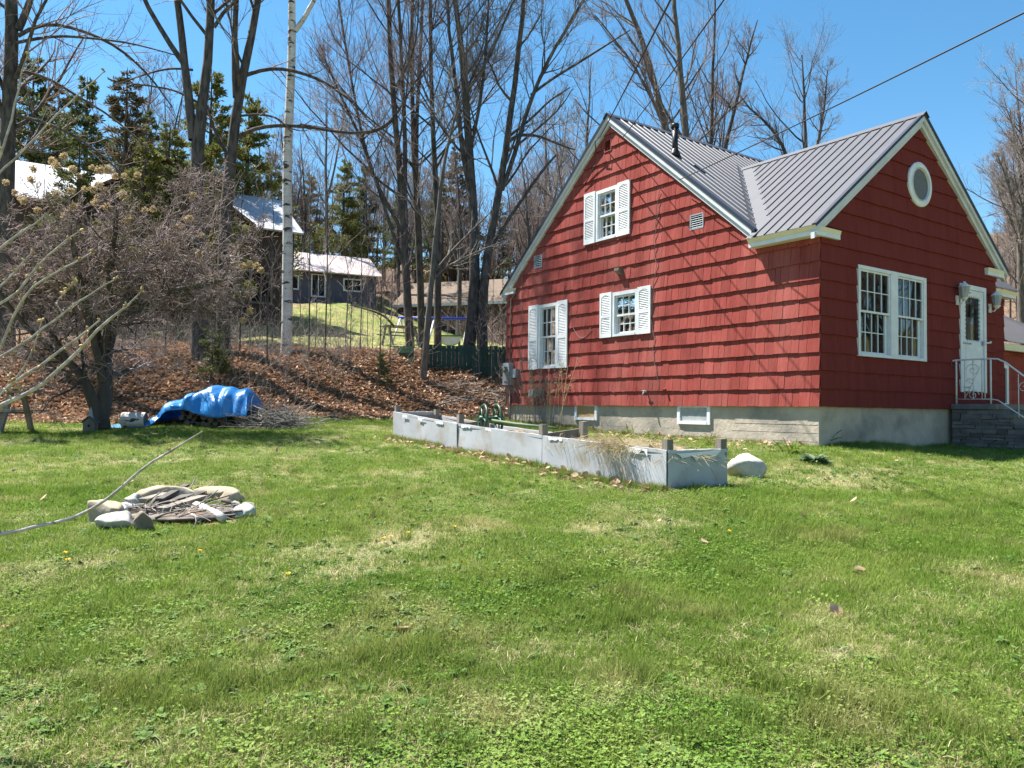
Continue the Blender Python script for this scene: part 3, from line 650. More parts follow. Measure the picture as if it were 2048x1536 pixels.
mb = FB(qr); mb.fbox(A+.02, A+.36, Cc+.93, Cc+.96, .031, .045); mb.fbox(A+.02, A+.30, Cc+.06, Cc+.09, .035, .042); mb.fbox(A+.05, A+.35, Dd-.07, Dd-.05, .031, .045); mb.fbox(B-.09, B-.03, Cc+.93, Cc+1.02, .03, .06); mb.obj('hinge_plate', 'meter', do)
mb = MB(); mb.tube([qr(B-.05, Cc+.98, .06), qr(B+.10, Cc+1.0, .13), qr(B+.16, Cc+1.02, .10)], .018, 6); mb.obj('door_handle', 'iron', do)
def lantern(u, v):
    mb = FB(qr); mb.fbox(u-.05, u+.05, v-.16, v+.02, .03, .05); lo_ = mb.obj('wall_lantern', 'iron', house)
    c_ = qr(u, v+.02, .17); mb = MB(); mb.lathe([(.02, .26), (.03, .235), (.10, .17), (.115, .155), (.105, .15)], 8, c_); mb.lathe([(.055, -.06), (.075, -.05), (.03, -.11)], 8, c_); mb.tube([qr(u, v-.12, .04), qr(u, v-.14, .12), qr(u, v-.07, .17)], .014, 6); mb.obj('lantern_hood', 'iron', lo_)
    mb = MB(); mb.lathe([(.062, -.05), (.10, .15)], 8, c_); mb.obj('lantern_glass', 'dirtyglass', lo_)
lantern(4.47, 3.78); lantern(5.83, 3.74)
# ---- low wing at the far end
mb = MB(); mb.prism([(MS+.01, 1.9, .4-ZB), (16, 1.9, .4-ZB), (16, 1.9, 3.32-ZB), (MS+.01, 1.9, 3.32-ZB)], (0, 4.4, 0)); mb.obj('wing_wall', 'redpaint', house)
mb = MB()
for k in range(7):
    z = SB+(k-1)*EX; u = MS+.02
    while u < 15.9: w = min(random.uniform(.2, .35), 15.95-u); mb.prism([(u+.002, 1.865, z-ZB), (u+w-.002, 1.865, z-ZB), (u+w-.002, 1.892, z+EX-ZB), (u+.002, 1.892, z+EX-ZB)], (0, .007, 0)); u += w
mb.obj('shingle_courses', 'red', house, kind='stuff')
def wing_low(a): return 3.0
plane_roof((MS-.0, 4.1, 4.78-ZB), (1, 0, 0), np.array([0, -1, -.56])/math.hypot(1, .56), 6.6, lambda a: 2.85)
plane_roof((MS-.0, 4.1, 4.78-ZB), (1, 0, 0), np.array([0, 1, -.56])/math.hypot(1, .56), 6.6, lambda a: 2.85)
mb = MB(); mb.box((MS+.02, 1.62, 3.16-ZB), (16.2, 1.70, 3.335-ZB)); mb.obj('wing_fascia', 'cream', house)
mb = MB(); w0, w1, y0, y1 = MS+.12, MS+1.5, 1.72, 2.85
for (x0, x1, z0, z1) in ((w0, w0+.12, y0, y1), (w1-.12, w1, y0, y1), (w0+.12, w1-.12, y1-.14, y1), (w0+.12, w1-.12, y0, y0+.08)): mb.box((x0, 1.80, z0-ZB), (x1, 1.86, z1-ZB))
wo = mb.obj('wing_window', 'white', house); mb = MB(); mb.box((w0+.1, 1.838, y0+.05-ZB), (w1-.1, 1.850, y1-.1-ZB)); mb.obj('pane', 'room', wo)
# ------------------------------------------------------------------ porch of ledgestone, with railing
PS = 4.18; tw = LW(1991, 803, -PS)[0]; ztop = SB+.10; PW = 2.3
porch = thing('stone_porch', 'dark ledgestone porch with concrete slab and steps below the white door', 'porch', tuple(C0+D2*PS+np.array([0, 0, .75])), YAW)
pz = .75
mb = MB(); mb.box((0, tw, ztop-.10-pz), (PW, -.05, ztop-pz)); mb.obj('slab', 'slab', porch)
mb = MB(); mb.box((.05, tw+.05, -.2), (PW-.05, -.05, ztop-.105-pz)); mb.obj('porch_core', 'slab', porch)
nst = 4; run = .30
for i in range(1, nst+1):
    z = ztop-i*(ztop-.85)/(nst+.6)
    mb = MB(); mb.box((.02, tw-run*i, z-.07-pz), (PW-.02, tw-run*(i-1)-.002, z-pz)); mb.obj('step', 'slab', porch)
    mb = MB(); mb.box((.06, tw-run*i+.03, -.2), (PW-.06, tw-run*(i-1)+.0, z-.072-pz)); mb.obj('step_core', 'slab', porch)
r = random.Random(9); z = .02
stones = {}
def porch_stone(t0, t1, z0, z1):
    mb = MB(); d = r.uniform(.012, .05); j = lambda: r.uniform(-.008, .008)
    mb.prism([(.045, t0+.006, z0+.005+j()), (.045, t1-.006, z0+.005+j()), (.045, t1-.006, z1-.005+j()), (.045, t0+.006, z1-.005+j())], (-d-.02, 0, 0)); mb.obj('ledge_stone', 'stone', porch)
while z < ztop-.105-pz-.03:
    h = r.choice((.055, .07, .09, .12)); h = min(h, ztop-.108-pz-z); lim = tw
    for i in range(1, nst+1):
        zs = ztop-i*(ztop-.85)/(nst+.6)-.075-pz
        if z+h <= zs: lim = tw-run*i+.03
    t = -.06
    while t > lim+.02:
        L = r.uniform(.14, .42); t1 = max(t-L, lim); porch_stone(t1, t, z, z+h); t = t1
    z += h
rail = thing('porch_railing', 'white wrought iron railing with scrolls on the stone porch', 'railing', tuple(C0+D2*PS+np.array([0, 0, ztop])), YAW)
X = .10; tN = tw+.12
def rb(pts, r_=.011, n_='bar', nn=6):
    mb = MB(); mb.tube(pts, r_, nn); return mb.obj(n_, 'iron', rail, True)
rb([(X, -.10, 0), (X, -.10, .82)], .016, 'newel'); rb([(X, tN, 0), (X, tN, .84)], .016, 'newel'); rb([(X, tN+.10, .08), (X, tN+.10, .82)])
rb([(X, -.02, .74), (X, .0, .79), (X, -.03, .83), (X, -.10, .84), (X, tN, .84), (X, tN-.12, .83), (X, tN-.25, .76), (X, tN-1.35, .76-.95)], .017, 'handrail')
rb([(X, -.10, .09), (X, tN, .09), (X, tN-.12, .07), (X, tN-1.35, .07-.90)], .011, 'bottom_rail')
LN = -tN-.10
for k in range(1, 4): rb([(X, -.10-LN*k/4, .09), (X, -.10-LN*k/4, .83)], .009, 'baluster')
for k in range(1, 5):
    t = tN-.2-.26*k; rb([(X, t, .76-.86*(.26*k)), (X, t, .02-.74*(.26*k+.1))], .009, 'baluster')
rb([(X, tN-1.35, -.9), (X, tN-1.35, -.10)], .016, 'newel')
def scroll(t0, z0, r0, turn, sgn):
    rb([(X, t0+sgn*(r0*(1-i/34))*math.cos(i/30*turn), z0+(r0*(1-i/34))*math.sin(i/30*turn)) for i in range(31)], .007, 'scroll', 5)
tc = -.10-LN*.5
scroll(tc, .64, .13, 9.5, 1); scroll(tc, .17, .10, 9.5, -1); scroll(tc+.05, .42, .07, 7, 1); scroll(tN-.55, .30, .11, 9, -1); scroll(tN-.9, -.02, .10, 9, 1); scroll(tN-1.2, -.35, .11, 9, -1)
rb([(X, tc-LN*.25, .75), (X, tc, .42), (X, tc+LN*.25, .10)], .007, 'brace')
# ------------------------------------------------------------------ trees
def resample(pts, rad, k):
    pts = np.array(pts, float); d = np.r_[0, np.cumsum(np.linalg.norm(np.diff(pts, axis=0), axis=1))]; u = np.linspace(0, d[-1], k)
    P = np.stack([np.interp(u, d, pts[:, i]) for i in range(3)], 1); R = np.interp(u, d, rad)
    for _ in range(2): P[1:-1] = .25*P[:-2]+.5*P[1:-1]+.25*P[2:]
    return P, R
def spawn(P, R, n, ang, lenlo, lenhi, radf, k, up, wob, umin, rng, rmin=.004, taper=.25, umax=.98):
    N, kk, _ = P.shape; u = np.sort(rng.uniform(umin, umax, (N, n)), 1); x = u*(kk-1); i = np.minimum(x.astype(int), kk-2); f = (x-i)[..., None]
    ar = np.arange(N)[:, None]; B = P[ar, i]*(1-f)+P[ar, i+1]*f; T = nrm(P[ar, i+1]-P[ar, i]); r0 = R[ar, i]*(1-f[..., 0])+R[ar, i+1]*f[..., 0]
    rad = rng.normal(size=(N, n, 3)); rad = nrm(rad-(rad*T).sum(-1, keepdims=True)*T); a = np.radians(rng.uniform(ang[0], ang[1], (N, n, 1)))
    D = nrm(T*np.cos(a)+rad*np.sin(a)); L = np.linalg.norm(np.diff(P, axis=1), axis=-1).sum(1)[:, None]*rng.uniform(lenlo, lenhi, (N, n))*(1.15-.6*u)
    Q = np.empty((N, n, k, 3)); Q[:, :, 0] = B; d = D.copy()
    for j in range(1, k):
        d = nrm(d+rng.normal(size=d.shape)*wob+np.array([0, 0, up/k*2])); Q[:, :, j] = Q[:, :, j-1]+d*(L/(k-1))[..., None]
    rr = np.maximum(r0*radf*rng.uniform(.6, 1, (N, n)), rmin); Rr = np.maximum(rr[..., None]*np.linspace(1, taper, k), rmin*.8)
    return Q.reshape(N*n, k, 3), Rr.reshape(N*n, k)
def bare_tree(name, label, cat, base, stems, bark='bark', twig='twig', n1=20, n2=10, n3=10, l1=(.12, .33), group=None, seed=1, umin=.3, sides=10, rmin=.0050, up=.35, ang1=(28, 62), extra=(), lab_only=None, l2=(.26, .62), l3=(.3, .7), lim=None):
    rng = np.random.default_rng(seed); base = np.array(base, float); t = thing(name, label, cat, tuple(base), 0, group)
    tr = []; cr_ = []
    for pts, rad in stems:
        P, R = resample(np.array(pts)-base, rad, 16); jit = rng.normal(size=P.shape)*np.linspace(0, 1, 16)[:, None]*R[:, None]*.25; P = P+jit
        tr.append(tubes(P[None], R[None], sides))
        B1, r1 = spawn(P[None], R[None], n1, ang1, l1[0], l1[1], .5, 8, up, .10, umin, rng, rmin*1.6)
        tr.append(tubes(B1, r1, 6))
        B2, r2 = spawn(B1, r1, n2, (25, 60), l2[0], l2[1], .6, 6, up, .13, .15, rng, rmin*1.1); cr_.append(tubes(B2, r2, 4))
        if n3:
            B3, r3 = spawn(B2, r2, n3, (20, 60), l3[0], l3[1], .7, 4, up*.7, .16, .15, rng, rmin*.75); cr_.append(tubes(B3, r3, 3))
    for pts, rad in extra:         # traced limbs
        P, R = resample(np.array(pts)-base, rad, 14); tr.append(tubes(P[None], R[None], 8))
        B2, r2 = spawn(P[None], R[None], 12, (25, 65), .14, .34, .5, 7, up, .13, .2, rng, rmin*1.1); cr_.append(tubes(B2, r2, 4))
        B3, r3 = spawn(B2, r2, 6, (20, 60), .25, .55, .7, 5, up*.7, .16, .15, rng, rmin*.75); cr_.append(tubes(B3, r3, 3))
    V, Q = cat_t(tr); link('trunk', npmesh('trunk', V, Q, True), bark, t)
    V, Q = cat_t(cr_); link('crown', npmesh('crown', V, Q, True), twig, t)
    return t
def px(pts, Y, dy=0.):      # pixel polyline at depth Y (metres)
    return [at(x, y, Y+dy*i) for i, (x, y) in enumerate(pts)]
def pr(rs, Y): return [r/F*Y for r in rs]
def rooted(pts, Y):         # drop the first point onto the ground
    P = px(pts, Y); P[0][2] = hz(P[0][0], P[0][1])-.15; return P
def ptree(name, label, stems, Y, extra=(), rf=1., **k):
    st = []; base = None; stems = [(p, [q*rf for q in r_]) for p, r_ in stems]; extra = [(p, [q*.85 for q in r_], d) for p, r_, d in extra]
    for pts, rs in stems:
        P = px(pts, Y)
        if base is None: P[0][2] = hz(P[0][0], P[0][1])-.2; base = P[0]
        st.append((P, pr(rs, Y)))
    ex = [(px(p, Y, dy), pr(r, Y)) for p, r, dy in extra]
    return bare_tree(name, label, 'tree', base, st, extra=ex, **k)
ptree('maple_tree', 'thick dark maple trunk rising behind the brown house and budding branches', [([(8, 800), (12, 560), (14, 300), (22, 120), (26, 0), (34, -250), (20, -500)], [20, 17, 14.5, 13.5, 12, 8, 4]),
      ([(36, 60), (55, 20), (72, -40), (110, -200)], [8, 7, 6, 3])], 21, extra=[([(36, 72), (80, 42), (150, 55), (230, 88), (300, 150), (345, 215)], [5, 4.5, 4, 3.5, 2.5, 1.5], .15),
      ([(30, 140), (90, 150), (150, 190), (220, 230), (300, 300)], [4, 3.5, 3, 2.5, 1.5], .2), ([(30, 86), (110, 70), (170, 75), (260, 85), (350, 110)], [4, 3.5, 3, 2.2, 1.2], -.15), ([(25, 230), (80, 240), (150, 270), (230, 330), (300, 420)], [4, 3.5, 3, 2, 1.2], .1)], rf=0.93, seed=2, n1=22, umin=.3, twig='redtwig')
ptree('maple_tree', 'tall dark maple forking into three stems beside the white birch', [([(402, 728), (398, 560), (396, 420), (390, 330), (388, 262), (400, 218), (415, 160), (422, 60), (424, -60), (430, -300), (425, -560)], [22, 19, 17, 15.5, 14, 12, 11, 9.5, 8.5, 6, 3]),
      ([(386, 280), (378, 190), (368, 120), (360, 50), (352, -20), (330, -250), (320, -480)], [11, 10, 9, 8, 7.5, 5, 3]), ([(366, 125), (348, 100), (328, 70), (300, 20), (278, -20), (230, -160)], [7, 6.5, 6, 5.5, 5, 3])], 21.5,
      extra=[([(385, 140), (350, 136), (320, 140), (280, 152), (230, 170)], [3, 2.8, 2.4, 2, 1.2], .1), ([(396, 205), (350, 180), (300, 172), (250, 165)], [3, 2.5, 2, 1.2], .1), ([(428, 55), (450, 20), (470, 5), (500, -30)], [4.5, 4, 3, 2], -.1)], rf=0.85, seed=3, n1=20, umin=.42)
ptree('maple_tree', 'dark twin stemmed maple with a long arching limb reaching across the birch', [([(446, 735), (447, 560), (449, 420), (458, 330), (468, 255), (474, 200), (486, 150), (497, 90), (512, 30), (524, -20), (545, -250), (550, -480)], [15, 13.5, 12.5, 11.5, 10.5, 10, 9, 8, 7.5, 7, 5, 2.5]),
      ([(472, 195), (467, 130), (470, 60), (473, 0), (478, -200), (470, -400)], [7, 6.5, 6, 5.5, 4, 2])], 22.3,
      extra=[([(474, 275), (500, 258), (530, 252), (580, 250), (635, 256), (690, 268), (740, 262)], [5, 5, 4.8, 4.6, 4, 3, 2], .12), ([(480, 155), (510, 143), (545, 134), (585, 140), (640, 158), (690, 190), (735, 235)], [5, 5, 4.6, 4.2, 3.6, 3, 1.6], .1), ([(478, 232), (520, 228), (555, 235), (585, 265)], [3, 2.8, 2.4, 1.4], .1), ([(462, 320), (440, 285), (425, 250), (412, 205)], [4.5, 4, 3.5, 2.5], .05)], rf=0.95, seed=4, n1=19, umin=.42)
ptree('birch_tree', 'white paper birch trunk with dark scars on the leafy bank', [([(572, 730), (575, 600), (577, 500), (571, 400), (574, 330), (582, 255), (577, 190), (585, 110), (585, 50), (582, -10), (590, -300), (585, -520)], [13, 12, 11.5, 11, 10.6, 10.2, 10, 9.4, 8.8, 8, 5, 2.5]),
      ([(590, 62), (604, 44), (620, 16), (636, -14), (680, -120)], [6, 5.5, 5, 4.4, 2])], 23, bark='birch', twig='twig', rf=0.88, seed=5, n1=8, umin=.62, n2=6)
ptree('maple_tree', 'clump of tall dark maple stems growing beside the swing set', [([(822, 700), (815, 600), (808, 500), (806, 420), (798, 330), (790, 250), (784, 150), (778, 40), (774, -100), (770, -400)], [14, 12, 11, 10, 9, 8.5, 8, 7, 6, 3]),
      ([(806, 440), (812, 330), (808, 200), (800, 80), (795, -60), (800, -350)], [7, 6.5, 6, 5, 4.5, 2]), ([(818, 560), (790, 480), (770, 420), (745, 340), (715, 260), (670, 170), (640, 90)], [6, 5.5, 5, 4.5, 4, 3, 2]), ([(808, 470), (770, 400), (740, 345), (720, 250), (700, 150), (680, 20), (660, -120)], [5, 4.8, 4.5, 4, 3.4, 3, 1.6])], 27,
      extra=[([(788, 235), (775, 252), (745, 265), (700, 268), (650, 256), (600, 248)], [4.6, 4.4, 4, 3.4, 2.6, 1.6], -.1), ([(790, 655), (770, 632), (740, 620), (700, 610)], [3, 2.6, 2.2, 1.4], -.2)], rf=0.70, seed=6, n1=22, umin=.28, twig='redtwig')
ptree('maple_tree', 'two slim dark maple stems rising close behind the clump', [([(842, 690), (840, 560), (834, 440), (828, 340), (826, 240), (822, 120), (826, 0), (830, -300)], [7, 6.6, 6.2, 5.8, 5.4, 5, 4.4, 2]), ([(846, 700), (842, 500), (830, 330), (836, 200), (842, 60), (850, -100), (855, -300)], [6, 5.6, 5, 4.6, 4, 3.4, 1.6])], 30, rf=0.85, seed=7, n1=22, umin=.25, twig='redtwig')
ptree('maple_tree', 'straight single dark maple trunk rooted behind the green fence', [([(875, 720), (876, 600), (876, 500), (873, 400), (868, 300), (862, 180), (860, 80), (862, -40), (868, -350)], [11, 10, 9, 8, 7, 6.2, 5.4, 4.8, 2])], 28, rf=0.74, seed=8, n1=28, umin=.3, twig='redtwig')
ptree('maple_tree', 'large spreading maple with crossing furrowed stems next to the red house', [([(935, 720), (948, 620), (955, 540), (950, 460), (944, 380), (938, 300), (932, 200), (928, 110), (918, 50), (905, -20), (890, -260), (885, -480)], [17, 15.5, 14, 12.5, 11.5, 10.5, 9.6, 9, 7, 6, 4, 2]),
      ([(965, 715), (962, 600), (968, 520), (988, 450), (1002, 380), (1010, 300), (1020, 240), (1034, 160), (1042, 60), (1050, -40), (1060, -300)], [15, 13, 12, 10.5, 9.6, 8.8, 8, 7.2, 6.4, 5.4, 2.5]),
      ([(1004, 380), (1030, 310), (1050, 230), (1085, 140), (1130, 60), (1180, -20), (1240, -140)], [6.4, 6, 5.6, 5, 4.4, 3.8, 1.6]), ([(944, 400), (925, 310), (918, 230), (910, 150), (898, 60), (890, -60)], [7, 6.4, 5.8, 5, 4.4, 3]), ([(934, 330), (955, 240), (968, 150), (976, 40), (980, -100)], [4.6, 4.2, 3.8, 3.2, 2])], 26,
      extra=[([(1010, 292), (1022, 276), (1045, 268), (1080, 272), (1115, 288), (1150, 300)], [4.4, 4.2, 4, 3.4, 2.6, 1.4], .05), ([(985, 490), (1015, 440), (1050, 390), (1085, 340), (1112, 310)], [4.6, 4.4, 4, 3.6, 2.6], .1), ([(1062, 190), (1100, 160), (1150, 130), (1210, 92), (1260, 60)], [3.6, 3.2, 3, 2.4, 1.4], .1), ([(1015, 275), (1060, 240), (1100, 200), (1140, 175)], [3.2, 3, 2.4, 1.4], .2)], rf=0.76, seed=9, n1=22, umin=.32, twig='twig')
ptree('young_maple_tree', 'slim pale leaning tree at the end of the green fence', [([(845, 775), (851, 700), (858, 620), (866, 540), (872, 470), (878, 400), (888, 320), (905, 250), (925, 180)], [8.5, 8, 7.2, 6.4, 5.6, 5, 4, 3, 1.5])], 22.2,
      extra=[([(866, 560), (890, 535), (930, 515), (975, 495), (1010, 482)], [3, 2.8, 2.4, 2, 1], -.1), ([(868, 545), (905, 500), (945, 460), (985, 420)], [3, 2.8, 2.2, 1.2], .1)], rf=0.85, seed=10, n1=8, n2=5, umin=.35, bark='bark2', twig='twig2')
ptree('maple_tree', 'leaning pair of grey trunks behind the vent pipe', [([(1385, 640), (1360, 400), (1335, 270), (1318, 190), (1300, 120), (1280, 60), (1250, 0), (1215, -90), (1180, -260)], [10, 9, 8, 7.4, 6.6, 5.8, 5, 4, 2]), ([(1336, 275), (1312, 215), (1290, 170), (1262, 120), (1225, 75), (1190, 30)], [4, 3.6, 3.2, 2.8, 2.2, 1.2])], 32, rf=0.85, seed=11, n1=20, n2=9, n3=6, l2=(.3, .7), umin=.25, bark='bark2', twig='twig', l1=(.14, .36))
ptree('maple_tree', 'upright brown trunk behind the metal roof ridge', [([(1385, 640), (1380, 400), (1374, 280), (1366, 190), (1358, 110), (1350, 40), (1345, -30), (1340, -250)], [10, 9, 8.4, 7.4, 6.2, 5.4, 4.6, 2])], 30, rf=0.85, seed=12, n1=20, n2=9, n3=6, l2=(.3, .7), umin=.25, bark='bark2', twig='redtwig', l1=(.14, .36))
ptree('slender_tree', 'slender budding tree with fine reddish twigs above the house valley', [([(1420, 640), (1420, 400), (1421, 280), (1424, 190), (1427, 110), (1430, 20), (1432, -80)], [6, 5, 4, 3.4, 2.8, 2, 1]), ([(1440, 400), (1452, 280), (1470, 220), (1485, 150), (1500, 90), (1515, 40)], [5, 4, 3.4, 2.8, 2, 1])], 31, seed=13, n1=20, n2=9, n3=6, l2=(.3, .7), umin=.35, twig='redtwig', bark='bark', l1=(.12, .26), rmin=.005)
ptree('small_bare_tree', 'fine twigged bushy tree above the middle of the roof', [([(1610, 640), (1612, 400), (1612, 290), (1608, 220), (1606, 160), (1604, 110)], [6, 5, 4, 3, 2, 1]), ([(1600, 400), (1570, 300), (1540, 250), (1500, 220), (1480, 190)], [4, 3.4, 2.8, 2, 1]), ([(1612, 380), (1640, 270), (1650, 200), (1655, 140)], [4, 3, 2, 1])], 40, seed=14, n1=20, n2=9, n3=6, l2=(.3, .7), umin=.35, twig='twig', bark='bark', l1=(.16, .36), rmin=.006)
ptree('pale_barked_tree', 'pale grey trunk with bare forks standing past the end of the house', [([(2044, 760), (2042, 640), (2038, 520), (2040, 450), (2052, 370), (2075, 280), (2090, 150)], [7, 6.5, 6, 5, 4.2, 3.4, 1.6]), ([(2040, 470), (2025, 400), (2010, 350), (1995, 310)], [3, 2.6, 2, 1])], 34, rf=0.90, seed=15, n1=22, umin=.3, bark='bark2', twig='twig2')

# prototypes copied over the wooded hillside: bare maples
BP = []
def place(t, x, y, s=1., rz=0., sink=.2):
    t.location = (x, y, hz(x, y)-sink); t.rotation_euler = (0, 0, rz); t.scale = (s, s, s)
def proto(seed, h, forks, **k):
    r = random.Random(seed); st = [([(0, 0, 0), (r.uniform(-.1, .1), 0, h*.25), (r.uniform(-.3, .3), r.uniform(-.3, .3), h*.55), (r.uniform(-.6, .6), r.uniform(-.5, .5), h)], [.17, .14, .10, .02])]
    for i in range(forks):
        a = r.uniform(0, 6.28); z = h*r.uniform(.2, .5); d = r.uniform(.8, 1.6)
        st.append(([(0, 0, z), (d*.5*math.cos(a), d*.5*math.sin(a), z+h*.12), (d*1.2*math.cos(a), d*1.2*math.sin(a), z+h*.34), (d*1.6*math.cos(a), d*1.6*math.sin(a), min(h*.98, z+h*.55))], [.10, .08, .05, .015]))
    return bare_tree('forest_tree', k.pop('label'), 'tree', (0, 0, 0), st, seed=seed, group=k.pop('group'), **k)
LB = 'leafless dark forest tree on the wooded hillside behind the houses'; LP = 'leafless pale barked forest tree on the wooded hillside behind the houses'; LT = 'leafless reddish twigged forest tree on the wooded hillside behind the houses'
GB = 'bare trees on the hillside'
BP = [proto(31, 15, 1, label=LB, group=GB, n1=16, n2=8, n3=7, umin=.3, sides=7, rmin=.0075), proto(32, 13, 2, label=LT, group=GB, n1=16, n2=8, n3=7, umin=.2, sides=7, rmin=.0075, twig='redtwig'),
      proto(33, 16, 1, label=LP, group=GB, n1=16, n2=8, n3=7, umin=.35, sides=7, rmin=.0075, bark='bark2', twig='twig2'), proto(34, 11, 3, label=LT, group=GB, n1=16, n2=8, n3=7, umin=.15, sides=7, rmin=.0075, twig='redtwig')]
r = random.Random(21); used = [False]*4
def put(i, x, y, s):
    if not used[i]: t = BP[i]; used[i] = True
    else: t = copy_tree(BP[i])
    place(t, x, y, s, r.uniform(0, 6.28)); return t
spots = []
# hillside seen between and above the houses; density as in the photograph
for k in range(70): spots.append((r.uniform(-13, 3)*1.6+2, r.uniform(50, 95)))
for k in range(46): spots.append((r.uniform(1, 30), r.uniform(38, 75)))
for k in range(14): spots.append((r.uniform(-46, -22), r.uniform(45, 80)))
for k in range(16): q = r.uniform(42, 62); spots.append((q*r.uniform(.60, .74), q))
for k in range(30): q = r.uniform(38, 75); spots.append((q*r.uniform(.58, .85), q))
for k in range(10): spots.append((r.uniform(-13, -2), r.uniform(36, 47)))
for k in range(40): spots.append((r.uniform(23, 48), r.uniform(-4, 30)))       # opposite the front windows
for k in range(26): spots.append((r.uniform(-66, -34), r.uniform(8, 44)))
for (x, y) in spots:
    if -16.5 < x < -4 and 44 < y < 57: continue
    if -20 < x < -8 and 26 < y < 44: continue
    if -8 < x < -1.5 and 30 < y < 44: continue
    pxx = 1024+F*x/y
    s = r.uniform(.8, 1.15)
    if 1440 < pxx < 2048 and y > 20:          # open sky over the right half of the roof: lower trees
        zt = 1.5+y*(.20 if pxx < 1960 else .24)-hz(x, y); s = max(.25, min(s, zt/15*r.uniform(.75, 1.05)))
    put(r.choice((0, 1, 1, 2, 3)), x, y, s)
# conifers
def conifer(name, label, h, rad, m, seed, bark='bark', layers=26, dens=60, droop=-.05, tuft=.34, thin=.5, crown0=.18, group=None, cat='tree'):
    rng = np.random.default_rng(seed); t = thing(name, label, cat, (0, 0, 0), 0, group)
    V, Q = tubes(np.array([[[0, 0, 0], [.05, 0, h*.5], [0, .03, h]]]), np.array([[.02*h, .012*h, .01]]), 8); tr = [(V, Q)]
    zs = crown0+(1-crown0)*np.linspace(0, .97, layers)**.9; LV = []
    for z in zs:
        nb = rng.integers(4, 7); L0 = rad*(1-(z-crown0)/(1-crown0))**.8*rng.uniform(.75, 1.1)+.15
        for b in range(nb):
            if rng.random() > 1-.12: continue
            a = rng.uniform(0, 6.28); L = L0*rng.uniform(.55, 1.15); u = np.linspace(0, 1, 5); zz = z*h+L*(droop*u+.22*u**2)
            P = np.stack([np.cos(a)*L*u, np.sin(a)*L*u, zz], 1); P[1:] += rng.normal(size=(4, 3))*.05*L; tr.append(tubes(P[None], (np.linspace(.028, .006, 5)*max(.4, L/1.5))[None], 4))
            n = int(dens*L*thin); uu = rng.uniform(.25, 1.02, n)**.8; i = np.minimum((uu*4).astype(int), 3); f = (uu*4-i)[:, None]; B = P[i]*(1-f)+P[i+1]*f
            B = B+rng.normal(size=(n, 3))*np.array([.16, .16, .07])*L*.8
            ax = nrm(np.array([math.cos(a), math.sin(a), .35])+rng.normal(size=(n, 3))*.6); sd = nrm(np.cross(ax, rng.normal(size=(n, 3)))); l = tuft*rng.uniform(.5, 1.1, (n, 1)); w = l*.17
            LV.append(np.stack([B-sd*w*.5, B+ax*l*.5-sd*w, B+ax*l, B+ax*l*.5+sd*w], 1))
    LV = np.concatenate(LV); V, Q = cat_t(tr); link('trunk', npmesh('trunk', V, Q, True), bark, t)
    link('crown', npmesh('crown', LV.reshape(-1, 3), np.arange(len(LV)*4).reshape(-1, 4)), m, t); return t
def seat(t, pxx, pyy_top, Y, h):           # scale so that the top reaches the pixel
    p = at(pxx, pyy_top, Y); z0 = hz(p[0], p[1]); s = (p[2]-z0)/h; place(t, p[0], p[1], s, random.uniform(0, 6)); return t
def tag2(t, label): t['label'] = label; return t
PINE = conifer('pine_tree', 'dark white pine rising beyond the brown house roof', 12, 2.6, 'needle', 51, thin=.9, tuft=.27, dens=130); seat(PINE, 70, 105, 37, 12)
SPR = conifer('spruce_tree', 'rusty brown spruce between the maple trunks and the pines', 12, 2.2, 'spruce', 52, layers=32, droop=-.25, thin=.9, tuft=.25, dens=120); seat(SPR, 255, 125, 34, 12)
YP = conifer('pine_tree', 'yellow green pine glowing behind the forked maples', 12, 2.7, 'needle2', 53, thin=.9, tuft=.27, dens=130); seat(YP, 425, 130, 36, 12)
for src, lab, xx, yy, Y in ((PINE, 'small dark pine behind the shrub with dried flower heads', 175, 145, 40), (YP, 'broad low pine behind the twin stemmed maple', 340, 235, 33), (YP, 'bright green pine showing right of the twin stemmed maple', 500, 175, 38), (PINE, 'dense pine filling in behind the forked maple', 300, 215, 42),
          (YP, 'yellow green pine above the pinkish roof', 690, 310, 62), (PINE, 'dark pine top behind the tall maple clump', 730, 325, 68), (SPR, 'pointed dark spruce between the maple clumps', 915, 285, 64), (PINE, 'spreading pine behind the straight maple trunk', 880, 345, 66), (PINE, 'low pine behind the dark house gable', 545, 300, 58),
          (YP, 'low olive pine right of the birch trunk', 620, 340, 70), (PINE, 'dark pine behind the swing set clump', 800, 375, 74), (PINE, 'hillside pine beyond the large spreading maple', 1000, 400, 80), (SPR, 'tall spruce standing at the edge of the brown house', 120, 160, 46),
          (YP, 'loose pine in front of the brown house wall', 292, 262, 26.5), (PINE, 'green pine just left of the forked maple', 355, 285, 27), (YP, 'low pine between the forked maple and twin stemmed maple', 425, 270, 26.8), (PINE, 'slim pine left of the brown house gable', 160, 250, 28)):
    seat(tag2(copy_tree(src), lab), xx, yy, Y, 12)
for i in range(9):
    t = tag2(copy_tree(PINE), 'tall pine in the row beyond the side yard past the picnic table'); t['group'] = 'pines beyond the side yard'; place(t, -36-4*(i % 3), 17+2.6*i, 1.1+.1*(i % 3), i)
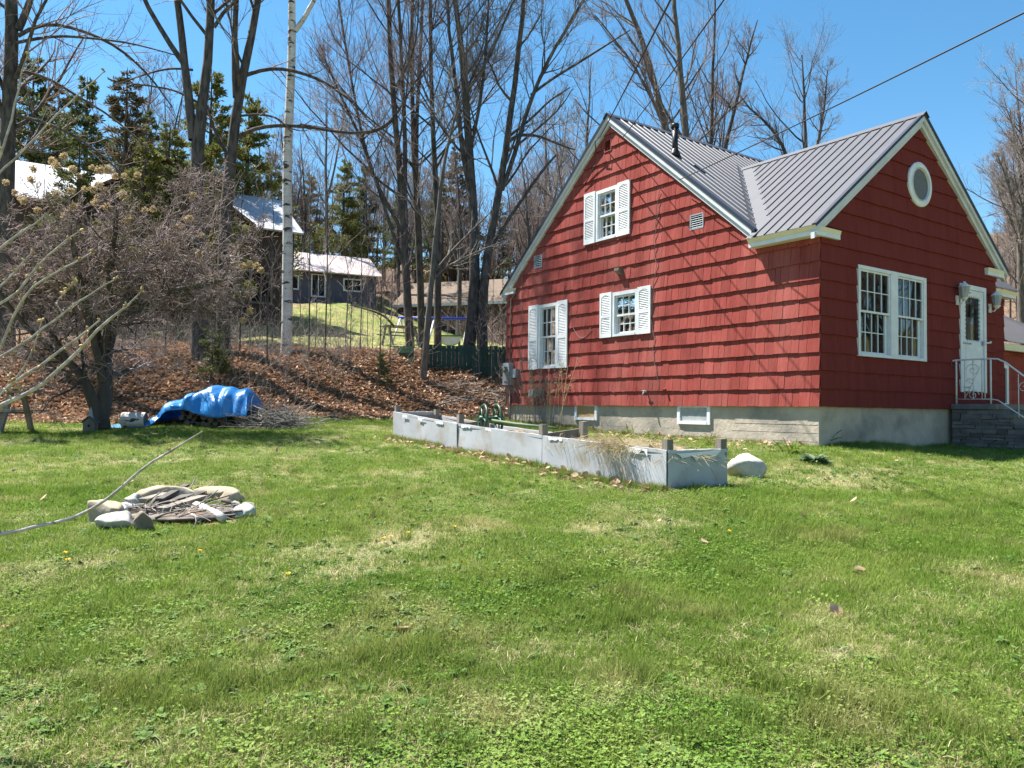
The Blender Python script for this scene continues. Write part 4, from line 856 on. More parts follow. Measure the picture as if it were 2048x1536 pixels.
# ------------------------------------------------------------------ old twiggy tree with dried flower heads
def twiggy():
    rng = np.random.default_rng(61); Y = 15.6; base = px([(203, 862)], Y)[0]; base[2] = hz(base[0], base[1])-.1
    t = thing('hydrangea_tree', 'old gnarled small tree with dense twiggy crown and dried flower heads', 'tree', tuple(base))
    st = [([(206, 862), (204, 800), (208, 740), (214, 690), (228, 650), (250, 610), (275, 575)], [17, 15, 14, 12, 10, 8, 6], .12), ([(198, 862), (193, 800), (170, 760), (145, 735), (120, 700), (95, 650), (60, 600)], [13, 11, 9, 7.5, 6.5, 5.5, 4], -.1),
          ([(206, 760), (190, 700), (180, 640), (165, 580), (150, 520), (140, 450)], [8, 7, 6, 5, 4, 3], -.32), ([(212, 700), (196, 670), (180, 650), (165, 600), (110, 520), (70, 440)], [7, 6, 5.4, 4.6, 3.6, 2.6], .1), ([(222, 660), (250, 590), (300, 520), (350, 450), (380, 390)], [7, 6, 5, 4, 3], .1),
          ([(225, 655), (265, 620), (320, 590), (390, 570), (450, 560)], [6, 5, 4.4, 3.6, 2.6], -.45), ([(204, 735), (215, 600), (225, 500), (235, 420)], [7, 6, 5, 3], -.5), ([(214, 690), (285, 560), (340, 500), (420, 480), (480, 500)], [6, 5, 4.4, 3.4, 2.4], -.2), ([(145, 735), (90, 690), (40, 640), (-30, 560), (-70, 470)], [6, 5.4, 4.6, 3.8, 2.6], -.45)]
    tr = []; cr_ = []; tips = []
    for pts, rs, dy in st:
        P, R = resample(np.array(px(pts, Y, dy))-base, pr(rs, Y), 14); P += rng.normal(size=P.shape)*.02; tr.append(tubes(P[None], R[None], 9))
        B1, r1 = spawn(P[None], R[None], 17, (30, 80), .26, .6, .5, 8, .12, .2, .30, rng, .009); tr.append(tubes(B1, r1, 5))
        B2, r2 = spawn(B1, r1, 10, (25, 75), .3, .65, .6, 6, .05, .24, .12, rng, .007); cr_.append(tubes(B2, r2, 4))
        B3, r3 = spawn(B2, r2, 9, (25, 75), .35, .75, .7, 4, .03, .26, .12, rng, .0056); cr_.append(tubes(B3, r3, 3)); tips.append(B3[:, -1]); tips.append(B2[:, -1])
    V, Q = cat_t(tr); link('trunk', npmesh('trunk', V, Q, True), 'applebark', t); V, Q = cat_t(cr_); link('crown', npmesh('crown', V, Q, True), 'redtwig', t)
    # dried flower heads, one object each
    n = 170; c = nrm(rng.normal(size=(n, 3)))*rng.uniform(.35, 1, (n, 1))*np.array([.075, .075, .085]); a = nrm(rng.normal(size=(n, 3))); b = nrm(np.cross(a, rng.normal(size=(n, 3)))); w = .016
    me = npmesh('flower_head', np.stack([c-a*w, c-b*w, c+a*w, c+b*w], 1).reshape(-1, 3), np.arange(n*4).reshape(-1, 4)); me.materials.append(M['hydr'])
    hp = [(105, 322), (112, 330), (128, 312), (146, 338), (158, 352), (184, 335), (200, 340), (216, 338), (230, 352), (222, 342), (248, 352), (275, 350), (170, 378), (186, 378), (198, 372), (209, 382), (142, 382), (114, 388), (190, 404), (194, 395), (214, 414), (146, 412), (138, 420), (42, 398), (30, 385), (48, 402), (246, 388), (248, 436), (256, 438), (290, 420), (306, 418), (386, 392), (360, 452), (352, 455), (374, 440), (380, 436), (362, 470), (404, 472), (425, 466), (332, 490), (360, 512), (398, 508), (462, 494), (490, 532), (500, 528), (483, 532), (514, 532), (522, 540), (500, 622), (486, 640), (222, 520), (62, 360), (66, 338), (12, 365), (75, 420), (130, 432), (355, 490), (420, 492)]
    for (x, y) in hp:
        o = link('flower_head', me, 'hydr', t); o.location = at(x, y, Y+rng.uniform(-1.6, -.2))-base; s = rng.uniform(.75, 1.15); o.scale = (s, s, s*1.05); o.rotation_euler = tuple(rng.uniform(0, 6, 3))
        P = np.array([[np.array(o.location)]])[0]
    stm = []
    for (x, y) in hp: pass
    return t, base
HT, hbase = twiggy()
# dense woody shrub behind it (bramble thicket on the bank top)
def thicket(name, label, cat, boxes, m, seed, lmin, lmax, rr, k=6, kind='stuff', lean=.5):
    rng = np.random.default_rng(seed); parts = []
    for (x0, x1, y0, y1, n) in boxes:
        x = rng.uniform(x0, x1, n); y = rng.uniform(y0, y1, n); z = hgt(x, y)-.03; P = np.empty((n, k, 3)); P[:, 0] = np.stack([x, y, z], 1); d = nrm(np.stack([rng.normal(size=n)*lean, rng.normal(size=n)*lean, np.ones(n)], 1)); L = rng.uniform(lmin, lmax, n)
        for j in range(1, k): d = nrm(d+rng.normal(size=(n, 3))*.16+np.array([0, 0, -.04])); P[:, j] = P[:, j-1]+d*(L/(k-1))[:, None]
        R = np.linspace(1, .35, k)[None]*rng.uniform(.6, 1.2, (n, 1))*rr; parts.append(tubes(P, R, 4))
        B, r_ = spawn(P, R, 4, (25, 60), .2, .5, .6, 4, .1, .2, .2, rng, rr*.35); parts.append(tubes(B, r_, 3))
    V, Q = cat_t(parts); return link(name, npmesh(name, V, Q, True), m, None, label, cat, None, kind)
thicket('brush', 'tangle of bare brambles and suckers on the top of the leafy bank', 'brush', [(-14, -4.5, 19.6, 24.5, 900), (-9, -3, 22.5, 26, 220)], 'twig2', 62, .5, 1.9, .006)
thicket('undergrowth', 'brown leafless undergrowth on the hillside behind the swing set', 'undergrowth', [(-22, 3, 53, 85, 1700), (-3, 3, 40, 53, 260), (3, 30, 36, 70, 600), (26, 55, 36, 70, 500), (22, 46, -4, 30, 700), (-60, -36, 10, 42, 500)], 'redtwig', 63, 1.2, 3.6, .014)
# saplings on the bank
def sapling(h, seed, m='twig'):
    rng = np.random.default_rng(seed); t = thing('sapling', 'thin bare sapling on the leaf covered bank', 'sapling', (0, 0, 0), 0, 'saplings on the bank')
    P, R = resample(np.array([(0, 0, 0), (.05, .02, h*.4), (-.05+rng.uniform(-.2, .2), .05, h*.75), (rng.uniform(-.4, .4), 0, h)]), [.022, .017, .011, .004], 10); V, Q = tubes(P[None], R[None], 6); link('trunk', npmesh('trunk', V, Q, True), 'bark', t)
    B, r_ = spawn(P[None], R[None], 14, (30, 65), .12, .3, .6, 6, .4, .12, .25, rng, .005); B2, r2_ = spawn(B, r_, 5, (25, 55), .25, .5, .7, 4, .3, .14, .2, rng, .004); V, Q = cat_t([tubes(B, r_, 4), tubes(B2, r2_, 3)]); link('crown', npmesh('crown', V, Q, True), m, t); return t
SP = [sapling(5.5, 71), sapling(3.6, 72), sapling(7, 73, 'redtwig')]; us = [0, 0, 0]; r = random.Random(70)
for i, (x, Y) in enumerate([(618, 22.2), (630, 24.5), (650, 22.8), (535, 21.5), (500, 23.6), (520, 24.5), (600, 25), (700, 21.8), (720, 23.4), (735, 25.2), (690, 26), (760, 21.3), (780, 22.6), (270, 22), (330, 21.4), (350, 23.2), (300, 24), (230, 22.6), (480, 22), (545, 25.5), (120, 21), (80, 22.5), (40, 20.5), (985, 22.6), (1000, 21.6), (960, 23), (1005, 24.5), (660, 28), (560, 29), (745, 27)]):
    k = i % 3; t = SP[k] if not us[k] else copy_tree(SP[k]); us[k] = 1; p = at(x, 700, Y); place(t, p[0], p[1], r.uniform(.6, 1.15)*(.6 if x > 940 else 1), r.uniform(0, 6), .05)
# small evergreen seedlings on the bank
EV = conifer('pine_seedling', 'small green pine seedling on the leafy bank behind the tarp', 1.5, .55, 'needle', 81, layers=9, dens=150, tuft=.12, crown0=.1, thin=.9); p = ghit(420, 768); place(EV, p[0], p[1], .95, 0, .02)
for x, y, s, lab in ((768, 775, .45, 'tiny pine seedling low on the bank near the garden bed'), (760, 745, .4, 'tiny pine seedling high on the bank beside saplings'), (825, 690, .55, 'green seedling at the foot of the maple clump'), (440, 760, .6, 'second small pine seedling just right of its larger neighbour')):
    t = tag2(copy_tree(EV), lab); p = ghit(x, y); place(t, p[0], p[1], s, x, .02)
# ------------------------------------------------------------------ neighbouring houses on the rise
def nhouse(name, label, px_, Y, rz, L, Wd, wall_h, roof_h, mw, mr, base_py, over=.4, ctr=None):
    p = at(px_, base_py, Y) if ctr is None else np.array(ctr); z = min(hz(p[0], p[1]), p[2]) if ctr is None else p[2]
    t = thing(name, label, 'house', (p[0], p[1], z-.3), rz); h = wall_h+.3
    mb = MB(); mb.prism([(-L/2, -Wd/2, -.8), (-L/2, Wd/2, -.8), (-L/2, Wd/2, h), (-L/2, 0, h+roof_h*.97), (-L/2, -Wd/2, h)], (L, 0, 0)); mb.obj('wall', mw, t)
    for sg in (-1, 1):
        mb = MB(); D = np.array([0, sg*(Wd/2+over), -roof_h*(1+2*over/Wd)]); N = np.array([0, sg*roof_h, Wd/2]); N = N/np.linalg.norm(N)
        mb.prism([np.array([-L/2-.3, 0, h+roof_h]), np.array([L/2+.3, 0, h+roof_h]), np.array([L/2+.3, 0, h+roof_h])+D, np.array([-L/2-.3, 0, h+roof_h])+D], N*.08); mb.obj('roof', mr, t)
    return t, h
def nwin(t, x0, x1, z0, z1, y, m='white', pane='room', axis='y'):
    mb = MB(); w = .09
    for (a, b, c, d) in ((x0, x0+w, z0, z1), (x1-w, x1, z0, z1), (x0+w, x1-w, z0, z0+w), (x0+w, x1-w, z1-w, z1), ((x0+x1)/2-.03, (x0+x1)/2+.03, z0+w, z1-w)): mb.box((a, y-.07, c), (b, y, d))
    o = mb.obj('window', m, t); mb = MB(); mb.box((x0+w, y-.025, z0+w), (x1-w, y-.01, z1-w)); mb.obj('pane', pane, o)
_p = at(752, 608, 54); _rz = .42; _c = _p+np.array([-math.cos(_rz)*6.75-math.sin(_rz)*3.5, -math.sin(_rz)*6.75+math.cos(_rz)*3.5, 0])
g, gh = nhouse('grey_house', 'long slate blue house with pale pinkish metal roof up on the lawn', 0, 0, _rz, 13.5, 7, 2.05, 1.75, 'nwall', 'nroof', 608, ctr=(_c[0], _c[1], _p[2]))
for x0, x1, z0, z1 in ((2.2, 3.2, .5, 2.1), (4.4, 5.7, 1.05, 1.95), (.2, 1.4, .9, 1.9), (-3, -1.8, .9, 1.9)): nwin(g, x0, x1, z0, z1, -3.5)
mb = MB(); mb.box((-6.75, -3.86, 2.05), (6.75, -3.78, 2.2)); mb.obj('fascia', 'bwall', g)
b, bh = nhouse('brown_house', 'dark brown house with glaring pale metal roof half hidden by the twiggy tree', 0, 0, .555, 10.6, 7.0, 9.3-5.0, 2.1, 'bwall', 'shinyroof', 650, ctr=(-16.1, 33.9, 5.0))
for x0, x1, z0, z1 in ((-4.5, -3.3, 1.4, 2.8), (-1.2, .2, 1.0, 2.4), (3.4, 4.4, 1.2, 2.6)): nwin(b, x0, x1, z0, z1, -3.5, m='greywood')
mb = MB(); mb.prism([(-3.2, -4.3, -.8), (3.0, -4.3, -.8), (3.0, -4.3, 4.5), (-.1, -4.3, 6.5), (-3.2, -4.3, 4.5)], (0, 4.2, 0)); dm = mb.obj('dormer', 'bwall', b)
for sg in (-1, 1):
    mb = MB(); mb.prism([np.array([-.1, -4.6, 6.56]), np.array([-.1, -.1, 6.56]), np.array([-.1+sg*3.5, -.1, 4.30]), np.array([-.1+sg*3.5, -4.6, 4.30])], (0, 0, .08)); mb.obj('dormer_roof', 'tanroof', dm)
c, chh = nhouse('low_brown_house', 'low brown house behind the swing set among the trunks', 935, 58, math.radians(-20), 9, 6, 2.2, 2.0, 'bwall', 'tanroof', 650)
nwin(c, 1.6, 2.8, 1.2, 2.1, -3.0)
mb = MB(); mb.box((-4.7, -3.6, 2.2), (4.7, -3.45, 2.4)); mb.obj('fascia', 'white', c)
# ------------------------------------------------------------------ fence, swing set, tables, timbers on the rise
f0 = ghit(842, 741); f1 = at(1012, 742, f0[1]+.4); fz = f0[2]
fd = np.array([f1[0]-f0[0], f1[1]-f0[1], 0]); FL = np.linalg.norm(fd)*1.12; fd = fd/np.linalg.norm(fd); fr_ = math.atan2(fd[1], fd[0])
fence = thing('board_fence', 'low dark green board fence at the top of the bank beside the red house', 'fence', (f0[0], f0[1], fz-.15), fr_); x = 0.; r = random.Random(31); k = 0
while x < FL:
    w = r.uniform(.10, .15); mb = MB(); h = .92+r.uniform(-.02, .02); mb.box((x+.004, -.012+r.uniform(-.004, .004), 0), (x+w-.004, .010, h)); mb.obj('board', 'green', fence); x += w
for z in (.2, .74): mb = MB(); mb.box((0, .011, z), (FL, .05, z+.09)); mb.obj('fence_rail', 'green', fence)
for x in (.05, FL/2, FL-.1): mb = MB(); mb.box((x, .051, -.3), (x+.09, .14, .95)); mb.obj('fence_post', 'green', fence)
f2 = thing('short_fence_panel', 'short faded green fence panel turning back from the board fence', 'fence', (f0[0]-.25, f0[1]+.15, fz-.15), fr_+2.2)
for i in range(7): mb = MB(); mb.box((i*.115, -.01, 0), (i*.115+.105, .01, .9+r.uniform(-.03, .03))); mb.obj('board', 'greeniron', f2)
mb = MB(); mb.box((0, .011, .7), (.8, .04, .78)); mb.obj('fence_rail', 'greeniron', f2)
sw = ghit(860, 694); sd = math.radians(4)
swing = thing('swing_set', 'white A-frame swing set with blue top beam among the maple trunks', 'swing', (sw[0], sw[1], sw[2]), sd); SY = sw[1]; hh = (690-632)/F*SY
SL = (935-800)/F*SY; x0 = (800-860)/F*SY
mb = MB(); mb.tube([(x0-.1, 0, hh), (x0+SL+.1, 0, hh)], .055, 10); mb.obj('top_beam', 'blueplastic', swing, True)
for xx in (x0, x0+SL*.5, x0+SL):
    for sg in (-1, 1): mb = MB(); zf = hz(sw[0]+xx, sw[1]+sg*.7)-sw[2]; mb.tube([(xx, 0, hh), (xx+sg*.25, sg*.7, zf-.05)], .035, 8); mb.obj('leg', 'white', swing, True)
for xx in (x0+SL*.2, x0+SL*.7):
    for dx in (0, .4): mb = MB(); mb.tube([(xx+dx, 0, hh), (xx+dx, 0, .5)], .012, 5); mb.obj('chain', 'meter', swing)
    mb = MB(); mb.box((xx-.03, -.09, .47), (xx+.43, .09, .50)); mb.obj('seat', 'blueplastic', swing)
def table(name, label, p, rz, L, m, h=.74):
    t = thing(name, label, 'table', (p[0], p[1], p[2]), rz)
    for i in range(5): mb = MB(); y = -.36+i*.148; mb.box((-L/2, y, h-.04), (L/2, y+.138, h)); mb.obj('plank', m, t)
    for y in (-.72, .58):
        mb = MB(); mb.box((-L/2, y, .41), (L/2, y+.14, .45)); mb.obj('bench_plank', m, t)
    for xx in (-L*.36, L*.36):
        for sg in (-1, 1): mb = MB(); mb.bar((xx, sg*.60, -.03), (xx, sg*.22, h-.04), (.04, 0, 0), (0, .045, 0)); mb.obj('leg', m, t)
        mb = MB(); mb.box((xx-.06, -.72, .37), (xx-.045, .72, .408)); mb.obj('brace', m, t)
    return t
p = ghit(0, 868); table('picnic_table', 'dark weathered picnic table beside the old twiggy tree', (p[0]-.55, p[1]+.2, p[2]), .12, 1.85, 'greywood', .80)
p = ghit(800, 690); table('picnic_table', 'grey picnic table up on the lawn left of the swing set', p, .5, 1.5, 'greywood')
p = ghit(900, 700); tub = thing('upright_tub', 'green rimmed white tub standing behind the green fence', 'tub', (p[0], p[1], p[2]), .1)
ks = p[1]/F; w = 22*ks
mb = MB(); n = 14; prof = [(w*math.cos(math.pi*i/n), -w*.95*math.sin(math.pi*i/n)*.8) for i in range(n+1)]; zt_ = (700-674)*ks
mb.prism([(a, -.3, zt_+b) for a, b in prof], (0, .7, 0)); mb.obj('hull', 'white', tub)
mb = MB(); mb.box((-w*1.15, -.36, zt_), (w*1.15, .46, zt_+2.5*ks)); mb.obj('rim', 'lightgreen', tub)
mb = MB(); mb.box((w*.75, .1, 0), (w*.95, .4, zt_-.002)); mb.obj('leg', 'lightgreen', tub); mb = MB(); mb.box((-w*.95, .1, 0), (-w*.75, .4, zt_-.002)); mb.obj('leg', 'lightgreen', tub)
for (a, b_, lab) in (((210, 690), (430, 700), 'pale timber edging left of the birch along the top of the bank'), ((430, 700), (680, 707), 'pale timber edging at the birch foot along the top of the bank')):
    P0 = ghit(a[0], a[1]+5); P1 = ghit(b_[0], b_[1]+5); d = P1-P0; L = np.linalg.norm(d[:2]); t = MB()
    t.box((0, -.09, -.05), (L*.99, .09, .13)); o = t.obj('landscape_timber', 'timber', None, label=lab, cat='timber', loc=tuple(P0)); o.rotation_euler = (0, -math.atan2(d[2], L), math.atan2(d[1], d[0]))
# ------------------------------------------------------------------ raised garden bed
B0 = np.array([1.688, 8.26]); B1 = np.array([-2.217, 14.40]); bd = (B1-B0)/np.linalg.norm(B1-B0); bn = np.array([bd[1], -bd[0]]); BL = np.linalg.norm(B1-B0); BW = .93
bz0 = hz(*B0); bz1 = hz(*B1); ba = math.atan2(bd[1], bd[0])
bed = thing('raised_garden_bed', 'long raised garden bed of grey sheet panels beside the red house', 'garden bed', (B0[0], B0[1], bz0), ba)
# local: x along the bed away from camera, y = towards left (so -y is towards the house side?)
def bl(x, off, z): return (x, -off, z+(bz1-bz0)*x/BL)      # off: 0 front (lawn side), BW back (house side)
TOPH = [(0, .43), (2.36, .415), (4.75, .43), (BL, .50)]
def top(x): return np.interp(x, [a for a, _ in TOPH], [b for _, b in TOPH])
def panel(x0, x1, o0, o1, lip=True, wv=1, hs=1.):
    mb = MB(); n = 14; th = .006; rr = random.Random(int(x0*100+o0*10))
    V = []
    for i in range(n+1):
        u = i/n; x = x0+(x1-x0)*u; o = o0+(o1-o0)*u; b = wv*(.010*math.sin(u*math.pi*2+x0)+.004*math.sin(u*9+o0)); dx, do = (0, b) if abs(x1-x0) > abs(o1-o0) else (b, 0)
        for z, sx in ((-.12, 0), (.15, .35), (.3, .8), (top(x)*hs, 1.)): V.append(bl(x+dx*sx, o+do*sx, z))
    mb.v = V
    for i in range(n):
        for j in range(3): mb.f.append((i*4+j, (i+1)*4+j, (i+1)*4+j+1, i*4+j+1))
    o_ = mb.obj('panel', 'sheet', bed, False); md = o_.modifiers.new('thick', 'SOLIDIFY'); md.thickness = .008
    if lip:
        mb = MB(); b0 = 0
        for i in range(n+1):
            u = i/n; x = x0+(x1-x0)*u; o = o0+(o1-o0)*u; d = (0, .022) if abs(x1-x0) > abs(o1-o0) else (.022, 0); z = top(x)*hs
            j1 = .004*rr.uniform(-1, 1)
            for (a, c, e) in ((-.3, 0, -.03), (-.3, 0, .006+j1), (1, 1, .008+j1), (1, 1, -.02)): mb.v.append(bl(x+d[0]*a, o+d[1]*a, z+e))
        for i in range(n):
            for j in range(3): mb.f.append((i*4+j, (i+1)*4+j, (i+1)*4+j+1, i*4+j+1))
        mb.obj('folded_edge', 'paper' if rr.random() < .0 else 'sheet', o_)
panel(.015, 2.36, 0, 0); panel(2.375, 4.74, .0, -.01); panel(4.72, BL, -.02, .0)
panel(0, .0, .012, BW, wv=.6); panel(BL, BL, 0, BW, wv=.5); panel(.3, 3.4, BW, BW, hs=.86); panel(3.42, BL-.02, BW, BW, hs=.88)
r = random.Random(3)
for (x, w_, d_) in ((.3, .35, .10), (.8, .2, .05), (1.9, .3, .05), (5.2, .3, .06), (5.9, .25, .07), (6.6, .2, .09), (3.6, .25, .04), (4.3, .3, .05)):
    mb = MB(); k = 7; pts = [(x+w_*i/k, top(x)-.005) for i in range(k+1)]+[(x+w_*i/k, top(x)-d_*r.uniform(.25, 1)) for i in range(k, -1, -1)]
    mb.prism([bl(a, -.018 if x < 4.7 else -.036, z) for a, z in pts], (0, -.0 + .003, 0)); mb.obj('torn_facing', 'paper', bed)
mb = MB(); mb.prism([bl(-.022, o_, z) for o_, z in ((.1, .40), (.8, .42), (.72, .36), (.5, .385), (.42, .31), (.35, .37), (.2, .35), (.15, .385))], (.003, 0, 0)); mb.obj('torn_facing', 'paper', bed)
for (x, o, h) in ((.06, .05, .55), (.06, BW-.05, .55), (2.40, .06, .57), (2.55, BW-.1, .60), (4.80, .06, .58), (5.3, BW-.08, .56), (BL-.06, .06, .62), (BL-.08, BW-.08, .56)):
    mb = MB(); mb.box((-.045, -.045, -.2), (.045, .045, h)); o_ = mb.obj('post', 'greywood', bed); o_.location = bl(x, o, 0); o_.rotation_euler = (random.uniform(-.04, .04), random.uniform(-.04, .04), random.uniform(-.1, .1))
def plank(p0, p1, hw, th, nm='cross_board', m='greywood', par=bed):
    p0 = np.array(p0); p1 = np.array(p1); mb = MB(); a = nrm(p1-p0); s_ = nrm(np.cross(a, (0, 0, 1))); mb.bar(p0, p1, s_*th/2, np.cross(s_, a)*hw); return mb.obj(nm, m, par)
plank(bl(2.48, .1, .36), bl(2.62, BW-.12, .42), .075, .03); plank(bl(5.0, .1, .34), bl(5.2, BW-.1, .40), .07, .03); plank(bl(BL-.12, .1, .40), bl(BL-.14, BW-.1, .40), .06, .03); plank(bl(.09, .12, .30), bl(.09, BW-.12, .30), .06, .03)
nx, ny = 70, 12; xs = np.linspace(.03, BL-.03, nx); os_ = np.linspace(.03, BW-.03, ny); XX, OO = np.meshgrid(xs, os_, indexing='ij'); rng = np.random.default_rng(8)
ZZ = .29+.04*np.sin(XX*1.7+1)+.03*np.sin(XX*4.3+OO*5)+.02*rng.normal(size=XX.shape)+.07*np.exp(-((XX-1.2)/.8)**2)+(bz1-bz0)*XX/BL
ii = np.arange(nx*ny).reshape(nx, ny); link('bed_soil', npmesh('bed_soil', np.stack([XX, -OO, ZZ], -1).reshape(-1, 3), np.stack([ii[:-1, :-1], ii[1:, :-1], ii[1:, 1:], ii[:-1, 1:]], -1).reshape(-1, 4), True), 'soil', bed)
MW = Matrix.Translation((B0[0], B0[1], bz0)) @ Matrix.Rotation(ba, 4, 'Z')
def bw(x, off, z): return np.array(MW @ Vector(bl(x, off, z)))
# straw spilling over the bed
def strands(name, label, cat, P0, D, L, rr, m, sag, kind='stuff', k=5, seed=1):
    rng = np.random.default_rng(seed); n = len(P0); P = np.empty((n, k, 3)); P[:, 0] = P0; d = nrm(np.array(D, float)); 
    for j in range(1, k): d = nrm(d+rng.normal(size=(n, 3))*.2+np.array([0, 0, -sag])); P[:, j] = P[:, j-1]+d*(L/(k-1))[:, None]
    V, Q = tubes(P, np.full((n, k), rr)*rng.uniform(.6, 1.2, (n, 1)), 3); return link(name, npmesh(name, V, Q), m, None, label, cat, None, kind)
rng = np.random.default_rng(15); n = 2000; xs = np.clip(rng.normal(1.1, .62, n), .05, 2.7); of = rng.uniform(.02, BW-.03, n); P0 = np.array([bw(a, b, .33+.08*math.exp(-((a-1.2)/.8)**2)+rng.uniform(-.02, .04)) for a, b in zip(xs, of)]); 
sp_ = rng.random(n) < .09; xo = np.clip(rng.normal(.85, .22, n), .3, 1.4); P0[sp_] = np.array([bw(a, rng.uniform(-.005, .03), .425) for a in xo[sp_]])
D = rng.normal(size=(n, 3))*np.array([1, 1, .25]); D[sp_] = np.array([-bn[0], -bn[1], .1])+rng.normal(size=(sp_.sum(), 3))*.35; Ls = rng.uniform(.08, .3, n); Ls[sp_] = rng.uniform(.12, .38, sp_.sum())
strands('straw', 'pale dry straw and dead stalks spilling over the garden bed edge', 'straw', P0, D, Ls, .0022, 'straw', .12, seed=16)
mb = MB(); mb.box((-.12, -.09, 0), (.12, .09, .07)); o = mb.obj('stone_block', 'brick', None, label='tan block tilted on the corner of the garden bed', cat='block', loc=tuple(bw(.55, .10, .40))); o.rotation_euler = (.3, -.18, ba+.5)
# green iron hand-wheels lying in the bed
def wheel(t, c, axis, R):
    axis = nrm(np.array(axis, float)); u = nrm(np.cross(axis, (0, 0, 1))); v = np.cross(axis, u); c = np.array(c, float); mb = MB(); n = 28; P = [c+R*(u*math.cos(2*math.pi*i/n)+v*math.sin(2*math.pi*i/n)) for i in range(n+1)]; mb.tube(P, .022, 8, False); w = mb.obj('wheel_rim', 'greeniron', t, True)
    for k in range(5):
        a = 2*math.pi*k/5+.3; d = u*math.cos(a)+v*math.sin(a); s_ = -u*math.sin(a)+v*math.cos(a); mb = MB(); mb.tube([c, c+d*R*.5+s_*R*.12, c+d*R], [.02, .014, .018], 6); mb.obj('spoke', 'greeniron', w, True)
    mb = MB(); mb.tube([c-axis*.06, c+axis*.06], .045, 10); mb.obj('hub', 'greeniron', w, True)
gp = bw(4.45, .42, .34); wt = thing('iron_cultivator', 'old green iron wheeled tool lying in the garden bed', 'garden tool', tuple(gp), ba)
wheel(wt, (-.05, .16, .19), (.25, 1, .1), .22); wheel(wt, (.05, -.18, .20), (.25, 1, -.1), .22); mb = MB(); mb.tube([(-.05, .16, .19), (.05, -.18, .20)], .03, 8); mb.obj('axle', 'greeniron', wt, True)
mb = MB(); mb.tube([(0, 0, .17), (-.5, -.15, .12), (-1.3, -.30, .08)], .022, 8); mb.tube([(0, -.05, .15), (-.6, -.3, .1), (-1.25, -.42, .07)], .018, 8); mb.obj('handle', 'weed', wt, True)
# ------------------------------------------------------------------ boulder, leafy weeds
p = ghit(1497, 956); me = blob((.25, .19, .19), 27, 4, .5); link('boulder', me, 'palerock', None, 'pale smooth boulder at the end of the garden bed', 'boulder', loc=(p[0], p[1]+.12, p[2]+.09))
def leafclump(name, label, cat, p, n, L, w, m, seed, h=.6, kind=None):
    rng = np.random.default_rng(seed); a = rng.uniform(0, 6.28, n); e = rng.uniform(.15, 1.3, n)*h; V = []; Q = []
    for i in range(n):
        d = np.array([math.cos(a[i])*math.cos(e[i]), math.sin(a[i])*math.cos(e[i]), math.sin(e[i])]); s_ = np.array([-math.sin(a[i]), math.cos(a[i]), 0]); l = L*rng.uniform(.6, 1.2); ww = w*rng.uniform(.7, 1.2); b = len(V); o = np.array([rng.normal()*.03, rng.normal()*.03, 0])
        for u, k, dz in ((0, .3, 0), (.35, 1, .02), (.7, .9, .01), (1., .15, -.03)):
            c = o+d*l*u+np.array([0, 0, dz]); V += [c-s_*ww*k, c+np.array([0, 0, -.012]), c+s_*ww*k]
        for j in range(3): Q += [(b+j*3, b+j*3+1, b+j*3+4, b+j*3+3), (b+j*3+1, b+j*3+2, b+j*3+5, b+j*3+4)]
    return link(name, npmesh(name, np.array(V), np.array(Q), True), m, None, label, cat, kind=kind, loc=tuple(p))
p = ghit(1628, 928); leafclump('leafy_plant', 'blue green leafy plant in front of the house corner', 'plant', p, 60, .24, .05, 'weed', 5)
p = ghit(1655, 890); leafclump('day_lily', 'upright green blades at the foundation corner', 'plant', p, 26, .3, .011, 'tuft', 6, 1.1)
for (x, y, lab) in ((1420, 890, 'tuft of green blades below the second basement window'), (1300, 880, 'green tuft against the foundation between the basement windows'), (1255, 870, 'low green plant against the foundation under the tap'), (1580, 908, 'small green weed by the boulder')):
    p = ghit(x, y); leafclump('green_tuft', lab, 'plant', p, 24, .26, .010, 'tuft', int(x), 1.0)
r = random.Random(77)
WS_ = [C0[:2]-D2[:2]*.5+D1[:2]*t for t in (6.9, 7.3, 7.8, 6.3)]
for i, q in enumerate(WS_):
    n = 9; rng = np.random.default_rng(90+i); P = np.empty((n, 7, 3)); P[:, 0] = np.array([q[0], q[1], hz(*q)])+rng.normal(size=(n, 3))*np.array([.12, .12, 0]); d = nrm(np.array([0, 0, 1.])+rng.normal(size=(n, 3))*.14); L = rng.uniform(.9, 1.9, n)
    for j in range(1, 7): d = nrm(d+rng.normal(size=(n, 3))*.07); P[:, j] = P[:, j-1]+d*(L/6)[:, None]
    R = np.linspace(.006, .003, 7)[None]*np.ones((n, 1)); B, r_ = spawn(P, R, 14, (30, 60), .06, .16, .8, 3, .2, .2, .45, rng, .003); B2, r2_ = spawn(B, r_, 3, (30, 70), .3, .6, .9, 3, .1, .2, .3, rng, .003)
    V, Q = cat_t([tubes(P, R, 4), tubes(B, r_, 3), tubes(B2, r2_, 3)])
    link('dead_weed', npmesh('dead_weed', V, Q), 'straw' if i % 2 else 'twig2', None, ['tall dead weed stalks below the shuttered tall window', 'dead weed stalks beside the dryer vents', 'dead stalks growing by the electric meter', 'dead branching weed left of the boarded basement window'][i], 'weed')
